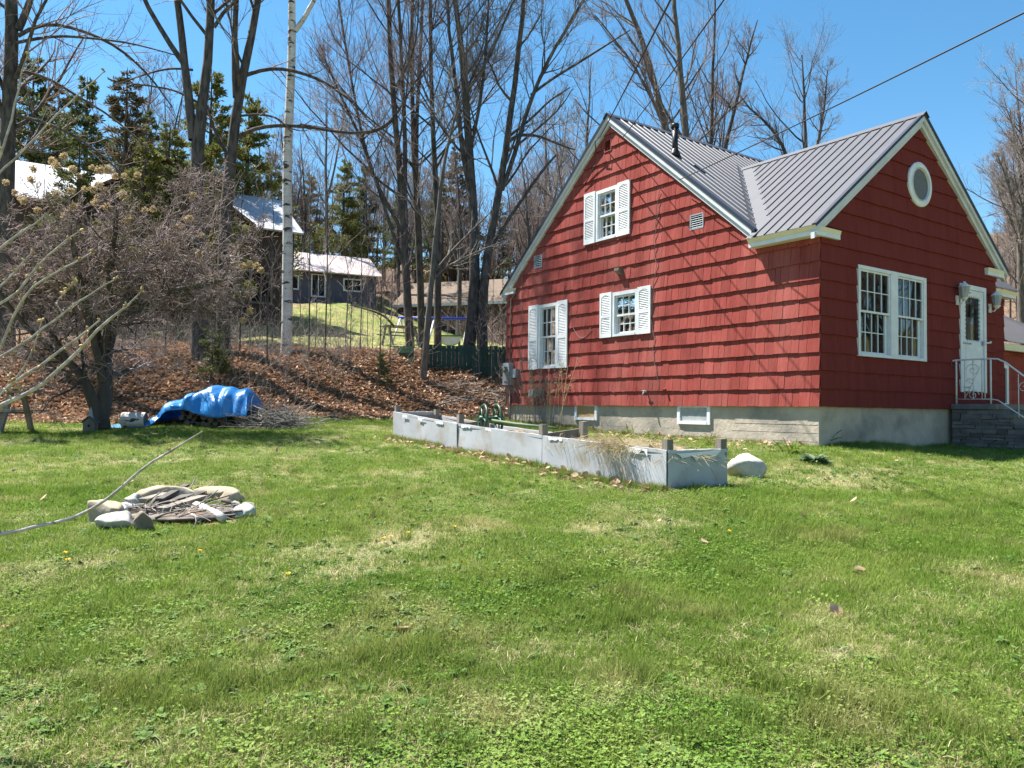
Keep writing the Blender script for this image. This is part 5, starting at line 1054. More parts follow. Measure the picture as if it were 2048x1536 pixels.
# ------------------------------------------------------------------ fire pit: ring stones and debris
def gplace(x, yb): return ghit(x, yb)
def stone(cx, yb, w, h, m, seed, lab, deep=.8, rz=0.):
    p = gplace(cx, yb); k = p[1]/F; a = w/2*k; hh_ = h/2*k*1.25; me = blob((a*1.08, a*deep*1.1, hh_*1.2), seed, 4, .45); o = link('fire_pit_stone', me, m, None, lab, 'stone', 'stones ringing the fire pit', loc=(p[0], p[1]+a*deep*.8, p[2]+hh_*.72)); o.rotation_euler = (0, 0, rz); return o
stone(196, 1049, 92, 42, 'tanrock', 1, 'large flat tan stone of the fire pit under the hanging branch', .7); stone(221, 1064, 74, 36, 'palerock', 2, 'pale rounded stone at the front of the fire pit', .8); stone(277, 1066, 46, 36, 'brownrock', 3, 'small dark brown stone at the front of the fire pit', .8)
stone(322, 1010, 112, 34, 'tanrock', 4, 'long tan stone at the back of the fire pit', .45); stone(425, 1004, 96, 26, 'tanrock', 5, 'long low tan stone at the back of the fire pit beside grass', .4); stone(456, 1012, 54, 28, 'tanrock', 6, 'rounded tan stone closing the fire pit ring', .7)
stone(466, 1024, 26, 18, 'palerock', 7, 'small pale stone wedged in the fire pit ring'); stone(491, 1026, 32, 18, 'rock', 8, 'small grey brown stone on the fire pit edge'); stone(483, 1041, 44, 26, 'palerock', 9, 'white wedge shaped stone at the edge of the fire pit'); stone(262, 1018, 40, 22, 'rock', 12, 'grey stone behind the white scrap in the fire pit')
fc = ghit(345, 1040)
pit = blob((.74, .40, .06), 20, 4, .8); link('ash_heap', pit, 'ash', None, 'grey ash and charred litter heap inside the fire pit', 'ash', loc=(fc[0], fc[1]+.12, fc[2]+.02))
def stick(name, a, b, za, zb, r0, m, lab, cat, grp=None, n=8, flat=None):
    A = ghit(*a); B = ghit(*b); A[2] += za; B[2] += zb
    if flat is None:
        mb = MB(); mid = (A+B)/2+np.array([0, 0, .01]); mb.tube([A, mid, B], [r0, r0*.95, r0*.8], n)
    else: mb = MB(); d = nrm(B-A); s_ = nrm(np.cross(d, (0, 0, 1))); mb.bar(A, B, s_*flat, np.cross(s_, d)*r0)
    return mb.obj(name, m, None, flat is None, label=lab, cat=cat, group=grp)
stick('charred_board', (290, 1032), (400, 1003), .07, .10, .012, 'char', 'dark charred board lying across the fire pit', 'board', flat=.06); stick('charred_board', (318, 1026), (372, 1000), .12, .15, .012, 'char', 'short blackened board on top of the fire pit heap', 'board', flat=.035); stick('weathered_board', (322, 1040), (405, 1014), .09, .10, .014, 'greywood', 'grey weathered board leaning in the fire pit', 'board', flat=.05); stick('weathered_board', (285, 1022), (362, 1004), .1, .13, .01, 'greywood', 'grey split board at the back of the fire pit', 'board', flat=.05)
stick('birch_log', (392, 1026), (424, 1038), .06, .05, .05, 'birch', 'short white birch log in the fire pit', 'log'); stick('birch_log', (420, 1036), (446, 1050), .05, .05, .045, 'birch', 'white birch log with a dark burnt end in the fire pit', 'log'); stick('birch_log', (372, 1040), (398, 1050), .04, .04, .03, 'birch', 'thin white birch branch in the fire pit', 'log')
stick('dark_branch', (270, 1062), (318, 1010), .02, .12, .018, 'char', 'crooked dark branch sticking up from the fire pit', 'branch')
for i, (a, b) in enumerate((((340, 1040), (425, 985)), ((330, 1030), (440, 992)), ((360, 1045), (390, 975)), ((300, 1046), (372, 1022)), ((380, 1030), (460, 1012)), ((310, 1050), (352, 1046)), ((350, 1050), (412, 1044)), ((400, 1044), (455, 1028)))): stick('burnt_stick', a, b, .06, .10, .006+.002*(i % 3), 'twig2' if i % 2 else 'char', 'thin stick lying across the fire pit heap', 'stick', 'sticks in the fire pit', 5)
for i, (x, y, m, lab, w) in enumerate(((248, 1028, 'paper', 'white crumpled scrap in the fire pit', .11), (300, 1050, 'paper', 'small white paper scrap at the front of the fire pit', .05), (376, 1050, 'rust', 'rusty brown scrap in the middle of the fire pit', .05), (420, 1058, 'rust', 'rusty brown fragment at the front of the fire pit', .045), (350, 1056, 'rust', 'reddish leaf heap scrap near the fire pit front', .04), (440, 1022, 'rust', 'brown leaf clump inside the fire pit rim', .06))):
    p = ghit(x, y); link('scrap', blob((w, w*.7, w*.55), 40+i, 2, .5), m, None, lab, 'scrap', loc=(p[0], p[1]+.05, p[2]+w*.35))
rng = np.random.default_rng(33); n = 75; P0 = np.stack([fc[0]-.02+np.clip(rng.normal(size=n)*.26, -.5, .45), fc[1]+.12+rng.normal(size=n)*.13, np.full(n, fc[2]+.05)], 1); P0[:, 2] = hgt(P0[:, 0], P0[:, 1])+.05+.06*rng.random(n)
strands('kindling', 'loose twigs and kindling heaped in the fire pit', 'twigs', P0, rng.normal(size=(n, 3))*np.array([1, .5, .12]), rng.uniform(.12, .4, n), .0045, 'twig2', .03, seed=34)
strands('charred_litter', 'blackened bark and litter heaped in the fire pit', 'litter', P0[:70]+np.array([.03, .02, -.02]), rng.normal(size=(70, 3))*np.array([1, .6, .1]), rng.uniform(.06, .2, 70), .012, 'char', .02, seed=35, k=3)
# ------------------------------------------------------------------ blue tarp over the wood pile, logs, brush
TY = 16.3; tp = ghit(400, 858); TY = tp[1]+.35; kx = TY/F
def gz(x, y): return hz(x, y)
def tarp():
    ux = [225, 262, 290, 312, 330, 346, 362, 385, 402, 425, 438, 456, 480, 500, 508, 513]; ut = [852, 846, 844, 838, 826, 806, 799, 789, 782, 774, 771, 776, 777, 778, 790, 818]; ub = [858, 857, 858, 857, 848, 834, 822, 820, 823, 830, 834, 836, 834, 832, 832, 832]
    N = 110; K = 40; V = []; rng = np.random.default_rng(4); ph = rng.uniform(0, 6, 8)
    for i in range(N):
        x = ux[0]+(ux[-1]-ux[0])*i/(N-1); yt = np.interp(x, ux, ut); yb = np.interp(x, ux, ub); Pt = at(x, yt, TY+.35); Pb = at(x, yb, TY-.22); X = Pt[0]; g = gz(X, TY); zt = Pt[2]; zb = max(Pb[2], g+.015); th = max(zt-g, .03)
        dep = .55 if x > 340 else .12+.43*max(0, (x-225)/115)
        for j in range(K):
            v = j/(K-1)
            if v < .55:            # front drape from hem up to the crest
                w = v/.55; yy = TY-.22+(.57-.14*(1-w))*w**1.6; z = zb+(zt-zb)*(1-(1-w)**1.45)
            else:
                w = (v-.55)/.45; yy = TY+.35+dep*1.6*w; z = zt-(zt-gz(X, TY+.35+dep*1.6)-.02)*w**2.2
            amp = min(.055, th*.18)*(1 if v < .6 else .5)
            fold = amp*(.55*math.sin(x*.16+v*7+ph[0])+.5*math.sin(x*.083-v*11+ph[1])+.35*math.sin(x*.31+v*4+ph[2])*(1-v)+.9*abs(math.sin((x-437)*.045*(1.4-.6*v)+ph[3]))-.45+.5*abs(math.sin((x-437)*.11*(1.3-.5*v)+v*2+ph[4])))
            yy -= fold*.9; z += fold*.5 if v > .06 else 0
            V.append((X+.03*math.sin(v*9+x*.1)*min(1, th), yy, max(z, gz(X, yy)+.012)))
    ii = np.arange(N*K).reshape(N, K); me = npmesh('tarp', np.array(V), np.stack([ii[:-1, :-1], ii[1:, :-1], ii[1:, 1:], ii[:-1, 1:]], -1).reshape(-1, 4), True)
    o = link('tarp', me, 'tarp', None, 'crumpled bright blue tarp draped over the firewood pile', 'tarp'); md = o.modifiers.new('thick', 'SOLIDIFY'); md.thickness = .006
tarp()
def log(x, y, Y, R, L, az, m, lab, grp=None, name='firewood_log', onground=True):
    p = at(x, y, Y); d = np.array([math.cos(az), math.sin(az), 0]); rng = random.Random(int(x*7+y)); mb = MB(); n = 12
    P = [(-L/2), L/2]; V = []
    for e in P:
        for i in range(n): a = 2*math.pi*i/n; rr = R*(1+.09*math.sin(2*a+x)+.05*math.sin(3*a+y)); V.append((e*d[0]-rr*math.cos(a)*d[1], e*d[1]+rr*math.cos(a)*d[0], rr*math.sin(a)))
    mb.v = V; mb.f = [(i, (i+1) % n, n+(i+1) % n, n+i) for i in range(n)]
    t = link(name, mb.mesh(name), m, None, lab, 'log', grp, loc=tuple(p))
    for e, s_ in ((0, -1), (n, 1)):
        c = MB(); c.poly([tuple(np.array(V[e+i])+d*.002*s_) for i in range(n)]); c.obj('cut_end', 'endgrain', t)
    return t
M['endgrain'] = mat('cut_log_end', (.15, .11, .075), (.075, .055, .04), scale=9, rough=.85)  # cut ends coloured darker to carry the shade under the tarp
log(268, 840, tp[1]+.15, 14*kx, 44*kx, .12, 'birch', 'short white birch log round beside the blue tarp', name='birch_log')
r = random.Random(44); row = 0
for (yy, xs_) in ((848, range(362, 500, 15)), (835, range(370, 500, 15)), (824, range(378, 470, 15))):
    for x in xs_: log(x+r.uniform(-3, 3), yy+r.uniform(-2, 2), tp[1]+.62+r.uniform(-.12, .12), r.uniform(4.5, 8)*kx, .42, math.pi/2+r.uniform(-.35, .35), 'applebark' if r.random() < .8 else 'birch', 'dark firewood log stacked under the blue tarp', 'logs under the tarp')
def brushpile():
    rng = np.random.default_rng(12); n = 420; P = np.empty((n, 6, 3)); c = np.array([at(x, 840, TY)[0] for x in rng.normal(545, 28, n)]); y = TY+.15+rng.normal(size=n)*.28; hh_ = np.maximum(.02, .40*np.exp(-((c-at(535, 840, TY)[0])/.42)**2)*rng.random(n)); P[:, 0] = np.stack([c, y, hgt(c, y)+hh_], 1); d = nrm(rng.normal(size=(n, 3))*np.array([1, .6, .22])); L = rng.uniform(.25, 1.0, n)
    for j in range(1, 6): d = nrm(d+rng.normal(size=(n, 3))*.18); P[:, j] = P[:, j-1]+d*(L/5)[:, None]; g = hgt(P[:, j, 0], P[:, j, 1])+.01; P[:, j, 2] = np.maximum(P[:, j, 2], g)
    V, Q = tubes(P, np.linspace(1, .4, 6)[None]*rng.uniform(.004, .012, (n, 1)), 4); link('brush_pile', npmesh('brush_pile', V, Q), 'twig2', None, 'heap of dry sticks at the right end of the blue tarp', 'brush', None, 'stuff')
    n = 200; P = np.empty((n, 5, 3)); q = [ghit(x, y) for x, y in zip(rng.uniform(880, 1000, 40), rng.uniform(770, 815, 40))]; q = np.array(q)[rng.integers(0, 40, n)]; P[:, 0] = q+rng.normal(size=(n, 3))*np.array([.2, .2, .02])+np.array([0, 0, .06]); d = nrm(rng.normal(size=(n, 3))*np.array([1, .7, .15])); L = rng.uniform(.2, 1.1, n)
    for j in range(1, 5): d = nrm(d+rng.normal(size=(n, 3))*.15); P[:, j] = P[:, j-1]+d*(L/4)[:, None]; P[:, j, 2] = np.maximum(P[:, j, 2], hgt(P[:, j, 0], P[:, j, 1])+.02)
    V, Q = tubes(P, np.linspace(1, .4, 5)[None]*rng.uniform(.004, .013, (n, 1)), 4); link('brush_pile', npmesh('brush_pile', V, Q), 'twig2', None, 'loose fallen branches on the bank below the green fence', 'brush', None, 'stuff')
brushpile()
# little wooden garden house at the foot of the old tree
p = ghit(197, 862); gh_ = thing('garden_birdhouse', 'small wooden birdhouse with pointed grey roof against the old tree trunk', 'birdhouse', (p[0], p[1]-.30, hz(p[0], p[1]-.3)-.02), .15); k = .01
mb = MB(); mb.prism([(-.11, -.09, 0), (.11, -.09, 0), (.11, -.09, .22), (0, -.09, .31), (-.11, -.09, .22)], (0, .18, 0)); mb.obj('wall', 'greywood', gh_)
for sg in (-1, 1): mb = MB(); mb.prism([(0, -.12, .325), (0, .12, .325), (sg*.15, .12, .205), (sg*.15, -.12, .205)], (0, 0, .015)); mb.obj('roof', 'char', gh_)
mb = MB(); mb.lathe([(.05, 0), (.035, .10), (.004, .22)], 10, (0, 0, .30)); mb.obj('spire', 'meter', gh_)
mb = MB(); mb.tube([(0, -.085, .15), (0, -.095, .15)], .025, 12); mb.obj('entry_hole', 'room', gh_)
# ------------------------------------------------------------------ power lines
def wire(label, A, pts, r_=.011):
    A = np.array(A); B = at(*pts); d = B-A; n = 24; P = []
    for i in range(n+1): u = 2.2*i/n; P.append(A+d*u+np.array([0, 0, -.10*u*(2.2-u)]))
    mb = MB(); mb.tube(P, r_, 6); mb.obj('power_cable', 'wire', None, True, label=label, cat='cable')
def hw(s, t, z): return C0+D2*s+D1*t+np.array([0, 0, z])
wire('twisted black service cable running from the peak of the left gable', hw(-.13, 5.25, 7.45), (1330, 0, 8.0), .012)
wire('second black cable running from the left gable rake', hw(-.13, 4.5, 7.25), (1432, 0, 8.0), .009)
wire('long black cable slanting across the open sky to the house rake', hw(-.14, 2.9, 5.95), (2048, 0, 7.0), .009)
mb = MB(); mb.tube([hw(-.16, 5.25, 7.45), hw(-.22, 5.3, 7.35), hw(-.14, 5.35, 7.15), hw(-.08, 5.2, 7.05), hw(-.07, 5.45, 6.9), hw(-.06, 5.9, 6.5)], .012, 6); mb.obj('cable_loop', 'wire', None, True, label='loose loop of black cable hanging at the gable peak', cat='cable')
# ------------------------------------------------------------------ budding branches of the young fruit tree at the left edge
def fruit():
    rng = np.random.default_rng(5); tx, ty = -3.35, 3.25; base = np.array([tx, ty, hz(tx, ty)-.05]); t = thing('young_fruit_tree', 'young fruit tree reaching budding branches in from the left edge', 'tree', tuple(base))
    V, Q = tubes(np.array([[[0, 0, 0], [.02, 0, .8], [-.02, .02, 1.6], [0, 0, 2.6]]]), np.array([[.06, .05, .04, .025]]), 10); link('trunk', npmesh('trunk', V, Q, True), 'cherry', t)
    BR = [([(0, 1066), (60, 1059), (150, 1037), (220, 1000), (290, 930), (330, 903), (370, 888), (406, 862)], [7, 6.6, 5.8, 5.2, 4.4, 4, 3.4, 2], 3.0, 0.45), ([(0, 818), (19, 797), (62, 787), (103, 756), (141, 718), (175, 684), (200, 656), (237, 624), (284, 582)], [9, 8, 6.4, 5.8, 5.4, 5, 4.6, 4, 2], 2.9, .85),
          ([(0, 787), (41, 756), (84, 731), (125, 696), (169, 668), (200, 640)], [6, 5.6, 5, 4.4, 3.6, 2.4], 3.1, .9), ([(6, 712), (47, 687), (88, 659), (125, 627), (169, 593), (200, 571), (234, 557)], [4.6, 4.2, 3.8, 3.4, 3, 2.6, 1.6], 3.2, 1.0), ([(0, 718), (12, 671), (21, 634), (31, 612), (62, 581), (91, 552), (125, 537), (156, 521), (187, 502)], [4.6, 4.4, 4.2, 4, 3.8, 3.4, 3, 2.6, 1.6], 2.8, 1.1),
          ([(0, 612), (41, 581), (69, 543), (84, 521), (109, 499), (134, 487), (159, 462)], [4.6, 4.2, 3.8, 3.6, 3.2, 2.6, 1.6], 3.0, 1.25), ([(0, 496), (28, 477), (56, 459), (95, 425)], [5, 4.4, 3.4, 2], 2.7, 1.4), ([(6, 344), (41, 306), (81, 266), (125, 216), (166, 178), (209, 142)], [3.6, 3.4, 3, 2.8, 2.4, 1.4], 3.3, 1.6), ([(4, 330), (12, 290), (28, 203), (47, 140), (60, 75)], [4.4, 4, 3.4, 2.6, 1.6], 3.1, 1.75),
          ([(0, 800), (40, 745), (70, 700), (84, 640)], [3, 2.8, 2.2, 1.2], 2.9, .88), ([(62, 787), (30, 770), (5, 735)], [3, 2.4, 1.6], 2.9, .9), ([(125, 627), (112, 605), (150, 560)], [2.4, 2, 1.4], 3.2, 1.0), ([(0, 577), (30, 545), (64, 505)], [3.4, 3, 1.8], 3.1, 1.2)]
    buds = []
    for pts, rs, Y, z0 in BR:
        P = [np.array([tx, ty, base[2]+z0])]+px(pts, Y, -.03) if pts[0][0] <= 6 else px(pts, Y, -.03); rs = [q*.54 for q in rs]; R = ([rs[0]*1.35/F*Y] if pts[0][0] <= 6 else [])+pr(rs, Y); P2, R2 = resample(np.array(P)-base, R, 30); P2[1:-1] += rng.normal(size=(28, 3))*.0022
        R2 = R2*(1+.12*rng.random(30)); V, Q = tubes(P2[None], R2[None], 9); link('branch', npmesh('branch', V, Q, True), 'cherry', t)
        for j in range(6, 30):
            if rng.random() < (.6 if j > 15 else .22):
                for q in range(rng.integers(1, 4) if j < 28 else 3): buds.append((P2[j], P2[min(j+1, 29)]-P2[j-1], R2[j]))
    vs = []; qs = []; b = 0
    for p_, d_, r_ in buds:
        d_ = nrm(d_); a = nrm(d_*.6+rng.normal(size=3)*.75); L = rng.uniform(.007, .019); w = L*.32; s1 = nrm(np.cross(a, rng.normal(size=3))); s2 = np.cross(a, s1); p0 = p_+nrm(a-d_*(a @ d_))*r_*.7
        for (u, k) in ((0, .35), (.35, 1), (.75, .8), (1, .1)):
            for c_, e_ in ((1, 0), (0, 1), (-1, 0), (0, -1)): vs.append(p0+a*L*u+(s1*c_+s2*e_)*w*k)
        for j in range(3):
            for i in range(4): qs.append((b+j*4+i, b+j*4+(i+1) % 4, b+j*4+4+(i+1) % 4, b+j*4+4+i))
        b += 16
    link('buds', npmesh('buds', np.array(vs), np.array(qs), True), 'bud', t, kind='stuff')
fruit()
# ------------------------------------------------------------------ ground cover: grass, clover, dead grass, fallen leaves
def proto_mesh(name, V, Q, m):
    me = npmesh(name, np.array(V), np.array(Q)); me.materials.append(M[m]); return bpy.data.objects.new(name, me)
def blades(name, m, n, h0, h1, w, spread, lean, seed, curl=.5):
    rng = np.random.default_rng(seed); V = []; Q = []
    for i in range(n):
        a = rng.uniform(0, 6.28); o = np.array([rng.normal()*spread, rng.normal()*spread, -.008]); d = np.array([math.cos(a), math.sin(a), 0]); s_ = np.array([-d[1], d[0], 0]); h = rng.uniform(h0, h1); l = rng.uniform(.2, 1)*lean; b = len(V); ww = w*rng.uniform(.7, 1.2)
        for u, k in ((0, 1.), (.5, .8), (1., .08)):
            c = o+d*h*l*(u**1.7)+np.array([0, 0, h*(u-.35*curl*l*u*u)]); V += [c-s_*ww*k, c+s_*ww*k]
        for j in range(2): Q.append((b+j*2, b+j*2+1, b+j*2+3, b+j*2+2))
    return proto_mesh(name, V, Q, m)
def cloverp(name, m, n, seed):
    rng = np.random.default_rng(seed); V = []; Q = []
    for i in range(n):
        o = np.array([rng.normal()*.05, rng.normal()*.05, rng.uniform(.008, .026)])
        for k in range(3):
            a = rng.uniform(0, 6.28); d = np.array([math.cos(a), math.sin(a), rng.uniform(-.2, .35)]); s_ = np.array([-math.sin(a), math.cos(a), rng.uniform(-.2, .2)]); l = rng.uniform(.006, .013); b = len(V); V += [o, o+d*l*.6-s_*l*.5, o+d*l, o+d*l*.6+s_*l*.5]; Q.append((b, b+1, b+2, b+3))
    return proto_mesh(name, V, Q, m)
def leafp(name, m, seed, cnt=5):
    rng = np.random.default_rng(seed); V = []; Q = []
    for i in range(cnt):
        o = np.array([rng.normal()*.10*(cnt > 1), rng.normal()*.10, rng.uniform(.005, .03)]); a = rng.uniform(0, 6.28); d = nrm(np.array([math.cos(a), math.sin(a), rng.normal()*.35])); s_ = nrm(np.cross(d, np.array([rng.normal()*.35, rng.normal()*.35, 1.]))); nn_ = np.cross(s_, d); l = rng.uniform(.035, .065); b = len(V); c = rng.uniform(.1, .5)
        for u in (-1, -.35, .35, 1):
            wk = {-1: .15, -.35: .75, .35: .8, 1: .12}[u]*l
            for v in (-1, 0, 1): V.append(o+d*l*u+s_*wk*v+nn_*(c*l*(abs(v)*.6+u*u*.5)))
        for j in range(3):
            for k in range(2): Q.append((b+j*3+k, b+j*3+k+1, b+j*3+k+4, b+j*3+k+3))
    return proto_mesh(name, V, Q, m)
def scatter(name, label, cat, P, protos, sc, seed, tilt=.15):
    rng = np.random.default_rng(seed); n = len(P); me = bpy.data.meshes.new(name); me.vertices.add(n); me.vertices.foreach_set('co', np.asarray(P, np.float32).ravel())
    def attr(nm, ty, arr, key='value'): a = me.attributes.new(nm, ty, 'POINT'); a.data.foreach_set(key, np.asarray(arr).ravel())
    attr('sc', 'FLOAT', np.asarray(sc, np.float32)); attr('pick', 'INT', rng.integers(0, len(protos), n).astype(np.int32)); attr('rot', 'FLOAT_VECTOR', np.stack([rng.normal(size=n)*tilt, rng.normal(size=n)*tilt, rng.uniform(0, 6.28, n)], 1).astype(np.float32), 'vector'); me.update()
    o = link(name, me, None, None, label, cat, None, 'stuff'); ng = bpy.data.node_groups.new(name, 'GeometryNodeTree'); ng.interface.new_socket('Geometry', in_out='INPUT', socket_type='NodeSocketGeometry'); ng.interface.new_socket('Geometry', in_out='OUTPUT', socket_type='NodeSocketGeometry')
    N = ng.nodes; Lk = ng.links; gi = N.new('NodeGroupInput'); go = N.new('NodeGroupOutput'); ip = N.new('GeometryNodeInstanceOnPoints'); jg = N.new('GeometryNodeJoinGeometry')
    for pr_ in reversed(protos): oi = N.new('GeometryNodeObjectInfo'); oi.inputs['Object'].default_value = pr_; oi.inputs['As Instance'].default_value = True; Lk.new(oi.outputs['Geometry'], jg.inputs[0])
    def na(nm, ty): a = N.new('GeometryNodeInputNamedAttribute'); a.data_type = ty; a.inputs['Name'].default_value = nm; return a.outputs['Attribute']
    m2p = N.new('GeometryNodeMeshToPoints'); Lk.new(gi.outputs[0], m2p.inputs[0]); Lk.new(m2p.outputs[0], ip.inputs['Points']); Lk.new(jg.outputs[0], ip.inputs['Instance']); ip.inputs['Pick Instance'].default_value = True; Lk.new(na('pick', 'INT'), ip.inputs['Instance Index']); Lk.new(na('rot', 'FLOAT_VECTOR'), ip.inputs['Rotation']); Lk.new(na('sc', 'FLOAT'), ip.inputs['Scale']); Lk.new(ip.outputs[0], go.inputs[0])
    md = o.modifiers.new('scatter', 'NODES'); md.node_group = ng; return o
def vnoise(x, y, sc, seed):
    rng = np.random.default_rng(seed); z = 0
    for k in range(6): a = rng.uniform(0, 6.28); f_ = sc*rng.uniform(.6, 2.2); z = z+np.sin((x*math.cos(a)+y*math.sin(a))*f_+rng.uniform(0, 6.28))
    return z/6
def wedge(n, y0, y1, seed, pw=.5, wid=.78):
    rng = np.random.default_rng(seed); u = rng.random(n); y = (y0**(2*pw)+(y1**(2*pw)-y0**(2*pw))*u)**(1/(2*pw)); x = rng.uniform(-1, 1, n)*y*wid; return x, y
def in_house(x, y, pad=.02):
    s = (x-CX)*D2[0]+(y-CY)*D2[1]; t = (x-CX)*D1[0]+(y-CY)*D1[1]; return (s > -pad) & (t > -pad) & (s < 18) & (t < 9.3)
def in_bed(x, y, pad=.0):
    a = (x-B0[0])*bd[0]+(y-B0[1])*bd[1]; o_ = (x-B0[0])*bn[0]+(y-B0[1])*bn[1]; return (a > -pad) & (a < BL+pad) & (o_ > -pad) & (o_ < BW+pad)
def in_pit(x, y): return ((x-fc[0])/.72)**2+((y-fc[1]-.1)/.42)**2 < 1
def foot(x): return np.interp(x, FOOTX, FOOTY)
def lawnpts(n, y0, y1, seed, pw=.5, edge=.3):
    x, y = wedge(n, y0, y1, seed, pw); k = (y < foot(x)+edge*np.sin(x*1.3+seed)) & ~in_house(x, y) & ~in_bed(x, y) & ~in_pit(x, y); return x[k], y[k]
GR = [blades('grass_a', 'grass', 26, .020, .046, .0019, .038, .9, 1), blades('grass_b', 'grass', 26, .024, .055, .0018, .036, 1.0, 2), blades('grass_c', 'grass', 24, .016, .040, .0022, .044, 1.2, 3)]
x, y = lawnpts(62000, 2.3, 8.5, 101, .45); x2, y2 = lawnpts(52000, 8, 21, 102, .5); x = np.r_[x, x2]; y = np.r_[y, y2]; rng = np.random.default_rng(1)
nz = vnoise(x, y, 1.6, 5); keep = rng.random(len(x)) < np.clip(.80+nz*.9+vnoise(x, y, 5., 77)*.6-np.clip((5-y)*.08, 0, .2), .08, 1); x, y, nz = x[keep], y[keep], nz[keep]
scatter('grass', 'short patchy green lawn grass', 'grass', np.stack([x, y, hgt(x, y)], 1), GR, rng.uniform(.7, 1.25, len(x))*np.interp(y, [3, 10, 20], [.95, 1.25, 1.5]), 3)
TF = [blades('tuft_a', 'tuft', 90, .06, .13, .0017, .045, .75, 11), blades('tuft_b', 'tuft', 70, .05, .11, .0016, .05, .9, 12)]
xs_ = []; ys_ = []; rng = np.random.default_rng(2)
for (pxx, pyy, w, n) in ((820, 1330, .32, 60), (270, 1390, .22, 36), (450, 1365, .2, 20), (1250, 1240, .16, 16), (1290, 1200, .14, 12), (1640, 1075, .34, 46), (1900, 1040, .45, 60), (1740, 1450, .34, 60), (1620, 1400, .26, 34), (1260, 1350, .1, 10), (1100, 1170, .22, 26), (70, 1340, .12, 12), (430, 1430, .18, 18), (1370, 1230, .2, 14), (640, 1480, .14, 12), (1930, 1500, .2, 20), (1440, 1480, .16, 12), (900, 1490, .2, 14)):
    p = ghit(pxx, pyy); xs_.append(p[0]+rng.normal(size=n)*w); ys_.append(p[1]+rng.normal(size=n)*w*.5)
xx, yy = wedge(420, 3, 14, 9); k = ~in_house(xx, yy) & ~in_bed(xx, yy, .02) & ~in_pit(xx, yy) & (yy < foot(xx)); xs_.append(xx[k]); ys_.append(yy[k])
a_ = rng.uniform(0, BL, 260); side = rng.normal(-.05, .04, 260); xs_.append(B0[0]+bd[0]*a_+bn[0]*side); ys_.append(B0[1]+bd[1]*a_+bn[1]*side)
a_ = rng.uniform(-.05, 8.9, 120); xs_.append(CX+D1[0]*a_-D2[0]*.1); ys_.append(CY+D1[1]*a_-D2[1]*.1); a_ = rng.uniform(0, 4.2, 60); xs_.append(CX+D2[0]*a_-D1[0]*.1); ys_.append(CY+D2[1]*a_-D1[1]*.1)
xx = np.concatenate(xs_); yy = np.concatenate(ys_); scatter('tall_grass_tufts', 'longer grass tufts standing out of the lawn', 'grass', np.stack([xx, yy, hgt(xx, yy)], 1), TF, rng.uniform(.5, 1.15, len(xx)), 4)
CL = [cloverp('clover_a', 'clover', 34, 21), cloverp('clover_b', 'clover', 28, 22)]; x, y = lawnpts(20000, 2.3, 15, 103, .42); nz = vnoise(x, y, 1.3, 8); rng = np.random.default_rng(3); k = rng.random(len(x)) < np.clip(.24+nz*1.4, .04, .8); x, y = x[k], y[k]
scatter('clover', 'low clover and broad leaved weeds in the lawn', 'clover', np.stack([x, y, hgt(x, y)], 1), CL, rng.uniform(.7, 1.4, len(x)), 5)
DG = [blades('dead_a', 'thatch', 24, .02, .06, .0016, .05, 2.6, 31, .8), blades('dead_b', 'thatch', 20, .02, .05, .0017, .05, 3., 32, .9)]; x, y = lawnpts(60000, 2.3, 17, 104, .42); nz = vnoise(x, y, 1.6, 5); nb = vnoise(x, y, .9, 18); rng = np.random.default_rng(4); k = rng.random(len(x)) < np.clip(.46-nz*1.2+nb*.7+np.clip((5-y)*.12, -.25, .3), .12, 1); x, y = x[k], y[k]
scatter('dead_grass', 'pale dead thatch between the lawn grass', 'grass', np.stack([x, y, hgt(x, y)+.004], 1), DG, rng.uniform(.45, .9, len(x)), 6)
def rosette(name, m, n, seed):
    rng = np.random.default_rng(seed); V = []; Q = []
    for i in range(n):
        a = rng.uniform(0, 6.28); e = rng.uniform(.05, .7); d = np.array([math.cos(a)*math.cos(e), math.sin(a)*math.cos(e), math.sin(e)]); s_ = np.array([-math.sin(a), math.cos(a), 0]); l = rng.uniform(.02, .055); w = l*.22; b = len(V)
        for u, k, dz in ((0, .3, 0), (.4, .9, .006), (.75, 1, .004), (1, .15, -.006)):
            c = d*l*u+np.array([0, 0, dz+.008]); V += [c-s_*w*k, c+s_*w*k]
        for j in range(3): Q.append((b+j*2, b+j*2+1, b+j*2+3, b+j*2+2))
    return proto_mesh(name, V, Q, m)
RS = [rosette('rosette_a', 'broadleaf', 14, 51), rosette('rosette_b', 'broadleaf', 10, 52)]; x, y = lawnpts(5200, 2.3, 13, 107, .42); nz = vnoise(x, y, 1.1, 28); k = rng.random(len(x)) < np.clip(.35+nz*1.2, .08, .9); x, y = x[k], y[k]
scatter('broadleaf_weeds', 'dark broad leaved weed rosettes in the lawn', 'weeds', np.stack([x, y, hgt(x, y)], 1), RS, rng.uniform(.6, 1.3, len(x)), 9)
LF = [leafp('leaf_a', 'leaf', 41), leafp('leaf_b', 'leaf', 42), leafp('leaf_c', 'leaf', 43)]
rng = np.random.default_rng(6); n = 52000; x = rng.uniform(-15, 3.2, n); fy = foot(x); y = fy-.6+rng.random(n)**.9*8.2; k = (~in_house(x, y, .1)) & (rng.random(n) < np.clip((y-fy+.7)/.9, .04, 1)) & (np.abs(x) < y*.8); x, y = x[k], y[k]
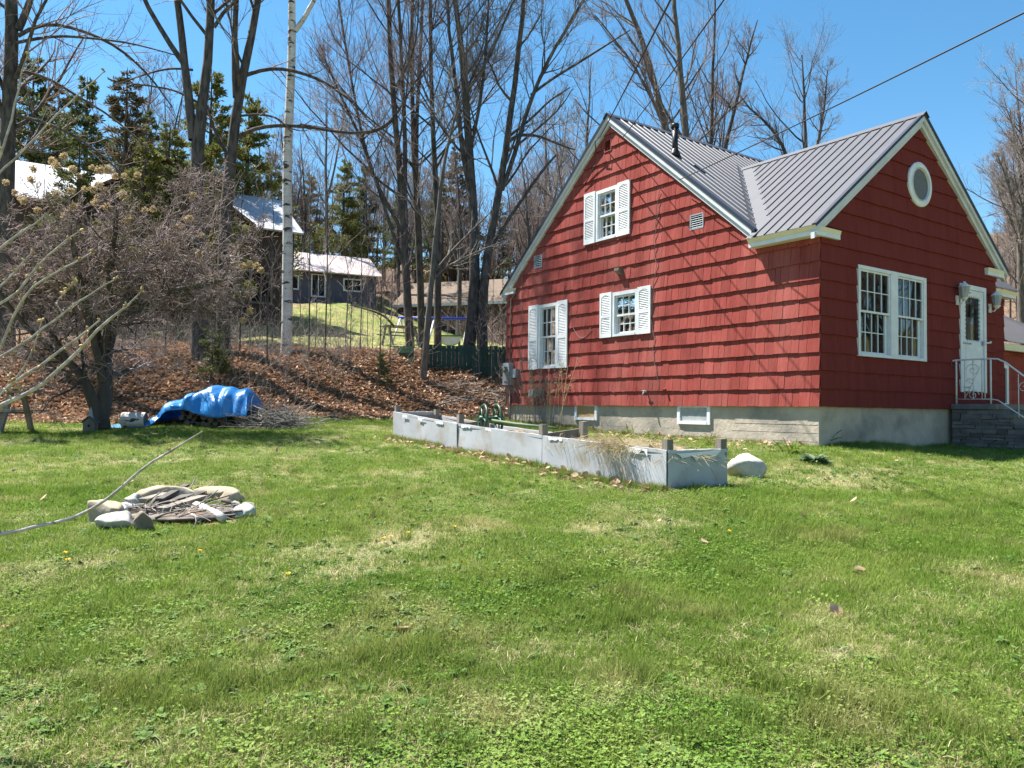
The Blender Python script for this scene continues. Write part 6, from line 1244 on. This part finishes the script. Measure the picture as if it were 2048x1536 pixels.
scatter('fallen_leaves', 'brown fallen leaves covering the bank', 'leaves', np.stack([x, y, hgt(x, y)+.006], 1), LF, rng.uniform(.5, 1.0, len(x)), 7, .3)
L1 = [leafp('leaf_d', 'leaf', 44, 1), leafp('leaf_e', 'leaf', 45, 1), leafp('leaf_f', 'leaf', 46, 1)]
xl, yl = lawnpts(90, 4, 18, 105); a_ = rng.uniform(0, BL, 430); sd_ = -np.abs(rng.normal(.10, .16, 430)); xb = B0[0]+bd[0]*a_+bn[0]*sd_; yb_ = B0[1]+bd[1]*a_+bn[1]*sd_; nh = 380; th_ = rng.uniform(0, 9, nh); of_ = np.abs(rng.normal(.3, .4, nh)); xh = CX+D1[0]*th_-D2[0]*of_; yh = CY+D1[1]*th_-D2[1]*of_
xf, yf = lawnpts(900, 12, 20, 106); k = rng.random(len(xf)) < np.clip(1-(foot(xf)-yf)/2.5, 0, 1)*.6; xf, yf = xf[k], yf[k]
x = np.r_[xl, xb, xh, xf]; y = np.r_[yl, yb_, yh, yf]
scatter('scattered_leaves', 'single dry leaves scattered over the lawn and along the bed', 'leaves', np.stack([x, y, hgt(x, y)+.012], 1), L1, rng.uniform(.45, .9, len(x)), 8, .4)
# dandelions
n = 60; rng = np.random.default_rng(8); a = rng.uniform(0, 6.28, n); mb = MB()
for i in range(n):
    d = np.array([math.cos(a[i]), math.sin(a[i]), rng.uniform(-.1, .8)]); s_ = np.array([-math.sin(a[i]), math.cos(a[i]), 0]); l = .016; mb.poly([d*.002+(0, 0, .045), d*l+s_*.003+(0, 0, .045), d*l-s_*.003+(0, 0, .045)])
dm_ = mb.mesh('petals'); sm_ = MB(); sm_.tube([(0, 0, 0), (.003, 0, .03), (0, 0, .046)], .002, 5); sme = sm_.mesh('stalk')
for (pxx, pyy) in ((130, 1119), (135, 1136), (535, 963), (576, 1162), (768, 1088), (782, 1086), (816, 1078), (909, 1066), (1459, 1074), (718, 1023), (400, 1118)):
    p = ghit(pxx, pyy); t = thing('dandelion', 'yellow dandelion flower in the lawn', 'flower', tuple(p), pxx*.1, 'dandelions in the lawn'); link('petals', dm_, 'yellow', t); link('stalk', sme, 'tuft', t)
